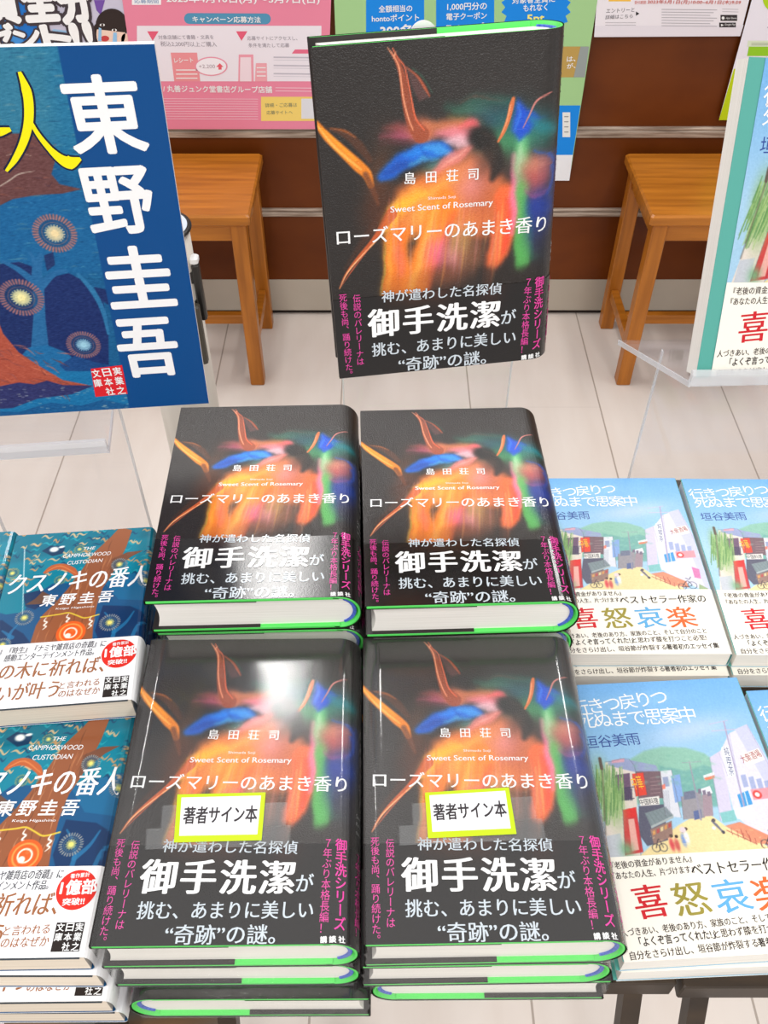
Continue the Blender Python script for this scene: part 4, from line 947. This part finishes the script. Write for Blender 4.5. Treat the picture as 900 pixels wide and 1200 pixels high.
for a_ in (-.27, .18):
    for b_ in (-.11, .07): MB().box(a_ - .006, a_ + .006, b_ - .006, b_ + .006, 0, .574).build('leg', M['table_brown'], t)
table('narrow dark table under the four black novels', -.166, .1795, .178, .6225, (-.1005, .157))
table('dark table under the street-scene books', .1830, .62, .176, .6225, (.1985, .60))

# picture magazine lying on the lower shelf
xs, ys = np.linspace(0, .172, 60), np.linspace(0, .235, 70); P = Paint(xs, ys, (96, 94, 90))
P.blob((.02, .22), .03, .02, 0, (140, 104, 70), .9, 2); P.blob((.11, .222), .05, .008, 8, (136, 100, 70), .9, 1.5); P.blob((.06, .16), .05, .04, 0, (60, 90, 96), .8); P.blob((.13, .1), .05, .06, 0, (126, 90, 64), .8)
mg = thing('picture_magazine', 'grey and brown picture magazine on the lower shelf, cut by the bottom edge', 'magazine', place(-.284, -.028, .588))
s = Sheet(); s.grid(xs, ys, P.c); s.build('cover', lambda a, b, o: np.stack([a, b, .0062 + o], 1), M['satin'], mg)
MB().box(.0004, .1716, .0004, .2346, 0, .006, .0004).build('page_block', M['pages_white'], mg)

# ================================================================== books
TOP = .748
def z_hard(k): return TOP + .0012 + k * PITCH
# -- four stacks of the black novel
A1 = make_hardcover('signed black novel topping the stack nearest the pocket paperbacks, under its white card', place(-.1532, .1651, z_hard(2), .0107))
shrink_wrap(A1, 1)
sign_card(A1, [(.0362, .0545), (.0852, .0553), (.0852, .0840), (.0340, .0832)])
B1 = copy_thing(A1, place(-.0105, .1660, z_hard(2), .0176), 'signed black novel topping the stack beside the street-scene books, under its white card', skip=('sign_card', 'tape'))
sign_card(B1, [(.0362, .0558), (.0862, .0574), (.0850, .0856), (.0358, .0832)])
for root in (A1, B1): root['group'] = 'signed novels in cellophane'
nocard = ('sign_card', 'tape')
GA = 'signed novels in cellophane'
copy_thing(A1, place(-.1535, .1665, z_hard(1), .0060), 'cellophane-wrapped black novel, middle of the stack nearest the pocket paperbacks', GA, nocard)
copy_thing(A1, place(-.1475, .1600, z_hard(0), .0040, True, HW + HB, HT), 'cellophane-wrapped black novel lying face down, lowest nearest the pocket paperbacks', GA, nocard)
copy_thing(A1, place(-.0125, .1665, z_hard(1), .0140), 'cellophane-wrapped black novel, middle of the stack beside the street-scene books', GA, nocard)
copy_thing(A1, place(-.0070, .1690, z_hard(0), .0060, True, HW + HB, HT), 'cellophane-wrapped black novel lying face down, lowest beside the street-scene books', GA, nocard)
GB = 'plain novels on the back stacks'
C1 = copy_thing(A1, place(-.1545, .3640, z_hard(3), .0300), 'unwrapped black novel on the taller back stack, nearest the cover board', GB, ('shrink_wrap', 'wrap_end', 'sign_card', 'tape'))
D1 = copy_thing(C1, place(-.0120, .3600, z_hard(3), .0340), 'unwrapped black novel on the taller back stack, nearest the street-scene books', GB)
GH = 'novels hidden under the back stacks'
for k in range(3):
    copy_thing(A1, place(-.1530, .3655, z_hard(k), .0250), 'cellophane-wrapped black novel hidden beneath an unwrapped back copy', GH, nocard)
    copy_thing(A1, place(-.0110, .3640, z_hard(k), .0300), 'cellophane-wrapped black novel hidden beneath an unwrapped back copy', GH, nocard)

# -- the black novel shown upright
def frame(corner, deg, drop=(0, 0, 0)):
    m = Euler([R(v) for v in deg], 'XYZ').to_matrix().to_4x4(); m.translation = corner
    return m @ Matrix.Translation(drop)
F_up = frame((-.0288, .4723, .9843), (79.99, -1.62, 7.29), (0, 0, -(HT + .0006)))
copy_thing(C1, F_up, 'black novel standing upright on a clear stand, above the unwrapped stacks')

# -- pocket paperbacks
z_p = lambda k: TOP + .0005 + k * BPITCH
GP = 'pocket paperbacks on the near stack'
F1 = make_pocket('pocket paperback with camphor tree cover, topping the nearer pocket stack', place(-.2590, .1650, z_p(3), .0150))
for k, (dx, dy, a, w) in enumerate((('lowest', 0, 0, 0), ('second from the bottom', 0, 0, 0), ('third from the bottom', 0, 0, 0))):
    px, py, pa = ((-.2520, .1570, .004), (-.2545, .1560, .010), (-.2565, .1640, .000))[k]
    copy_thing(F1, place(px, py, z_p(k), pa), 'pocket paperback with white band, %s in the nearer pocket stack' % dx, GP)
GE = 'pocket paperbacks on the farther stack'
copy_thing(F1, place(-.2570, .3040, z_p(4), .0900), 'pocket paperback with camphor tree cover, topping the farther pocket stack', GE)
for k in range(4): copy_thing(F1, place(-.2590 + .0006 * (k % 2), .3160, z_p(k), .0500), 'pocket paperback lying hidden under the farther top copy', 'pocket paperbacks hidden in the farther stack')
copy_thing(F1, place(-.3590, .3000, z_p(4), .0850), 'pocket paperback of which only a bright right corner shows beside the farther stack', GE)
for k in range(4): copy_thing(F1, place(-.3610, .3120, z_p(k), .0550), 'pocket paperback lying hidden in the outermost stack', 'pocket paperbacks hidden in the outermost stack')

# -- essay paperbacks with the painted street
z_s = lambda k: TOP + .0004 + k * SPITCH
GS = 'street-scene essay books'
G1 = make_essay('street-scene essay book beside the unwrapped black novels, topping its stack', place(.1322, .3990, z_s(1), .0029)); G1['group'] = GS
copy_thing(G1, place(.1325, .3905, z_s(0), .0029), 'street-scene essay book under the copy beside the unwrapped black novels', GS)
copy_thing(G1, place(.2658, .3985, z_s(1), -.0080), 'street-scene essay book in the far corner, below the clear stand, cut by the picture edge', GS)
copy_thing(G1, place(.2662, .3915, z_s(0), -.0080), 'street-scene essay book under the far corner copy', GS)
copy_thing(G1, place(.1412, .1805, z_s(1), .0560), 'street-scene essay book nearest the viewer beside the signed novel, showing its whole street', GS)
copy_thing(G1, place(.1425, .1800, z_s(0), .0400), 'street-scene essay book under the nearest copy, showing only white page edges', GS)
copy_thing(G1, place(.2752, .1760, z_s(1), .0560), 'street-scene essay book beside the nearest copy, showing only a title corner', GS)
copy_thing(G1, place(.2755, .1780, z_s(0), .0520), 'street-scene essay book under the copy that shows only a title corner', GS)
F_rt = frame((.2075, .4838, .9757), (68.1, 4.8, 8.0), (0, 0, -(ST + .0004)))
R1 = copy_thing(G1, F_rt, 'street-scene essay book standing upright on a clear stand in front of a stool', skip=('paper_band', 'jacket', 'cover'))

# ================================================================== big cover board
PW, PH = .18, .246
F_pan = frame((-.1257, .5096, .9331), (92.39, 1.37, 7.31)) @ Matrix.Translation((-PW, 0, 0))
def board_art(xs, ys):
    P = Paint(xs, ys, (16, 92, 142)); k = .36657 * .00058; C = pan
    S = lambda pts, w, col, a=1.0, fe=None: P.stroke(C(*pts), np.asarray(w) * k, col, a, fe)
    P.poly(C(-700, -40, 260, -40, 290, 360, 100, 330, -700, 330), (54, 128, 156), .85, .02); P.poly(C(150, -40, 260, -40, 330, 420, 240, 440, 180, 350), (24, 112, 158), .6, .01)
    P.poly(C(0, 500, 120, 470, 260, 470, 330, 640, 340, 740, 0, 740, -300, 700), (18, 100, 156), .8, .006)
    rnd = random.Random(7)
    for q in range(420):
        x = rnd.uniform(-500, 330); y = rnd.uniform(0, 760); l = rnd.uniform(10, 46); S([x, y, x + l * .5, y - 2, x + l, y - 1], [1, 3, 1], ((96, 158, 178), (14, 66, 108), (40, 130, 170), (130, 150, 150))[q % 4], .55)
    # branch
    P.poly(C(-700, 200, -100, 260, 40, 290, 100, 290, 150, 330, 178, 372, 164, 420, 190, 452, 262, 468, 200, 482, 110, 488, 40, 500, -20, 530, -300, 560, -700, 600), (104, 66, 66))
    for q in range(60):
        x = rnd.uniform(-500, 160); y = rnd.uniform(320, 500); l = rnd.uniform(20, 60); S([x, y, x + l * .5, y + rnd.uniform(-8, 8), x + l, y + rnd.uniform(-10, 10)], [1, 4, 1], ((150, 92, 80), (74, 48, 60), (128, 80, 70))[q % 3], .7)
    S((-20, 470, 30, 440, 60, 420, 110, 410), [2, 3, 3, 1], (216, 206, 190), .8); S((20, 360, 60, 352, 100, 362), [1, 3, 1], (206, 180, 160), .7)
    # navy hollows, pale tree between them
    P.poly(C(-400, 760, 10, 706, 60, 700, 104, 716, 120, 770, 112, 980, 70, 1010, 0, 1000, -400, 1000), (20, 44, 100)); P.poly(C(128, 800, 170, 748, 220, 736, 280, 768, 330, 830, 346, 900, 348, 1040, 280, 1020, 200, 1010, 150, 980, 132, 900), (20, 44, 102))
    P.poly(C(300, 780, 344, 790, 350, 840, 316, 820), (20, 44, 100)); P.poly(C(140, 680, 170, 668, 176, 710, 150, 730), (26, 52, 104))
    S((128, 1000, 126, 880, 122, 780, 118, 730, 130, 680), [56, 34, 32, 28, 14], (34, 104, 158)); S((116, 770, 60, 726, 10, 700), [24, 18, 10], (34, 104, 158)); S((122, 790, 170, 740, 210, 730), [24, 18, 12], (34, 104, 158)); S((112, 740, 106, 690, 96, 672), [14, 10, 8], (34, 104, 158)); S((250, 740, 300, 800, 330, 860, 346, 930), [10, 16, 14, 8], (40, 116, 166))
    P.poly(C(60, 1010, 90, 975, 150, 966, 210, 990, 260, 1030, 220, 1060, 140, 1050, 90, 1040), (22, 106, 162)); P.poly(C(190, 1030, 240, 1000, 300, 1020, 400, 1040, 400, 1090, 300, 1090, 230, 1070), (20, 70, 130))
    # ground
    P.poly(C(-700, 1100, 120, 1050, 300, 1050, 420, 1040, 430, 1230, -700, 1240), (20, 116, 170))
    P.poly(C(-700, 700, -100, 820, -10, 880, 10, 930, 60, 990, 120, 1030, 200, 1078, 300, 1098, 200, 1120, 0, 1130, -700, 1150), (176, 82, 62))
    for q in range(70):
        x = rnd.uniform(-300, 200); y = rnd.uniform(960, 1110) + max(0, x) * .1; l = rnd.uniform(20, 60); S([x, y, x + l * .5, y + rnd.uniform(0, 14), x + l, y + rnd.uniform(6, 30)], [1, 5, 1], ((206, 112, 84), (120, 60, 60), (140, 76, 74))[q % 3], .7)
    P.poly(C(-700, 1140, 0, 1098, 60, 1086, 110, 1092, 150, 1080, 200, 1094, 300, 1096, 230, 1124, 120, 1138, 40, 1168, -100, 1176, -700, 1200), (48, 52, 104))
    P.poly(C(-100, 1176, 60, 1180, 160, 1150, 260, 1160, 330, 1140, 420, 1160, 430, 1230, -100, 1240), (18, 84, 140), .8)
    for q in range(60): x = rnd.uniform(-60, 420); y = rnd.uniform(1100, 1170); S([x, y, x + 8, y], 2.4, (190, 196, 190), .6)
    halo(P, C(175, 610)[0], 58 * k, (186, 120, 110), (244, 222, 170), 40); halo(P, C(68, 815)[0], 62 * k, (170, 110, 110), (250, 240, 170), 40); halo(P, C(267, 966)[0], 50 * k, (170, 110, 110), (160, 210, 230), 40)
    n = np.random.default_rng(5).normal(0, 1, P.X.shape); P.c += ((n + np.roll(n, 1, 1) + np.roll(n, 2, 1)) / 3)[..., None] * 9
    q = C(183, 10, 497, -2, 668, 1157, 412, 1168); P.poly(np.array([q[0], [PW + .01, q[0][1] + .02], [PW + .01, -.01], [q[3][0], -.01]]), (0, 74, 138)); return np.clip(P.c, 0, 255)
t = thing('cover_board', 'large cover board with white author characters on a blue strip and red seal', 'display board', F_pan)
s = Sheet(.0001); xs, ys = np.linspace(0, PW, 300), np.linspace(0, PH, 420); s.grid(xs, ys, board_art(xs, ys))
for ch, x0, y0, x1, y1, h in (('東', 244, 355, 476, 344, 240), ('野', 300, 612, 505, 600, 204), ('圭', 362, 848, 564, 836, 188), ('吾', 404, 1068, 580, 1056, 178)):
    put(s, pan, ch, x0, y0, x1, y1, h, (248, 249, 250), 'heavy', 2)
YL, OUT = (250, 238, 10), (20, 30, 60)
for wadd, c, ly in ((10, OUT, 1), (0, YL, 2)):
    k = .36657 * .00058
    s.line(pan(62, 92, 84, 150, 92, 200, 90, 260, 74, 320, 48, 372, 20, 410), (np.array([8, 23, 23, 22, 19, 15, 7]) + wadd) * k, c, ly + .3)
    s.line(pan(92, 240, 120, 290, 160, 340, 196, 372, 224, 382, 258, 370), (np.array([8, 12, 16, 26, 38, 8]) + wadd) * k, c, ly)
    s.line(pan(-60, 300, 0, 284, 34, 276), (np.array([18, 22, 10]) + wadd) * k, c, ly)
p = pan(290, 1042, 390, 1030, 408, 1122, 305, 1132); s.poly(p[::-1], (226, 34, 44), 1)
lerp = lambda u, v: (p[0] * (1 - u) + p[1] * u) * (1 - v) + (p[3] * (1 - u) + p[2] * u) * v
for r_, row in enumerate(('文日実', '庫本業', ' 社之')):
    for c_, ch in enumerate(row):
        if ch != ' ': s.text(ch, lerp(c_ / 3 + .04, (r_ + .94) / 3), lerp(c_ / 3 + .29, (r_ + .94) / 3), np.linalg.norm(p[3] - p[0]) * .27, WHITE, 'medium', 2)
s.build('printed_face', lambda a, b, o: np.stack([a, b, o + .0001], 1), M['panel'], t)
MB().box(0, PW, 0, PH, -.004, 0, .0003).build('foam_board', M['white_plastic'], t)

# upright essay book keeps its jacket slipped a little towards the spine, baring the teal cover
def slipped(name, src, dx):
    o = next(c for c in G1.children if c.name.split('.')[0] == name).copy(); COL.objects.link(o); o.parent = R1; o.location = (dx, 0, .0007); return o
cv = MB().box(-.0004, SW * .5, -.0002, SH + .0002, ST + .0001, ST + .0004).build('front_cover', M['cover_teal'], R1)
cv['label'] = 'teal front cover bared at the fore edge'
bx = slipped('jacket', G1, .0098); pb = slipped('paper_band', G1, .0098)

# ================================================================== clear acrylic stands
AC = [M['acrylic'], M['acrylic_edge']]
def plate(b, x0, x1, y0, y1, z0, z1, mi=0): b.box(x0, x1, y0, y1, z0, z1, 0.0003, mi)
def edges(b, x0, x1, y0, y1, z0, z1, e=.0007):
    """bright cut edges along the two long sides of a clear plate"""
def stand(label, F, x0, x1, back_h, thick, ledge_back, sheet, lip, tab=None, front=.004):
    """easel: ledge under the book, back plate behind it, and an upright sheet (world x0, x1, y, top) down to the table"""
    Finv = F.inverted(); t = thing('acrylic_stand', label, 'display stand', F, 'clear acrylic stands')
    b = MB(); b.box(x0, x1, -.0042, -.0012, -ledge_back, thick + front, .0004)
    b.build('ledge', M['acrylic'], t)
    for e in (x0, x1): MB().box(e - .0005, e + .0005, -.0046, -.0009, -ledge_back, thick + front).build('ledge_edge', M['acrylic_edge'], t)
    MB().box(x0 + .02, x1, -.0012, back_h, -.0048, -.0018, .0004).build('back_plate', M['acrylic'], t)
    if lip:
        MB().prism([(thick + front - .003, -.0042), (thick + front, -.0042), (thick + front + .0025, lip * .5), (thick + front + .002, lip), (thick + front - .0006, lip), (thick + front - .0008, lip * .5), (thick + front - .003, -.0012)][::-1], x0, x1, 'x').build('lip', M['acrylic_edge'], t)
        lp = t.children[-1]; lp.matrix_local = Matrix(((1, 0, 0, 0), (0, 0, 1, 0), (0, 1, 0, 0), (0, 0, 0, 1)))
    if tab:
        pts = [(tab[0] + tab[1] * math.cos(a), back_h - .004 + tab[2] * math.sin(a)) for a in np.linspace(0, math.pi, 20)]
        MB().prism(pts, -.0047, -.0019, 'z').build('tab', M['white_plastic'], t)
    sx0, sx1, sy, sz = sheet
    MB().box(sx0, sx1, sy, sy + .003, TOP, sz).build('upright_sheet', M['acrylic'], t, matrix=Finv)
    for e in (sx0, sx1): MB().box(e - .0005, e + .0005, sy - .0003, sy + .0033, TOP, sz).build('sheet_edge', M['acrylic_edge'], t, matrix=Finv)
    return t
stand('clear acrylic stand with a wide lip carrying the big cover board', F_pan @ Matrix.Translation((0, 0, -.0044)), .005, .112, .12, .0044, .041, (-.333, -.2035, .541, .918), .009, front=.040)
stand('clear acrylic stand holding up the black novel, white tab showing at its top', F_up, .012, .112, HH - .002, HT, .075, (-.034, .104, .6, .948), 0, (.0655, .0085, .0095), front=-.010)
stand('clear acrylic stand holding up the street-scene book, ledge jutting out at one side', F_rt, -.007, .115, .15, ST, .098, (.2265, .36, .606, .908), .007, front=.006)
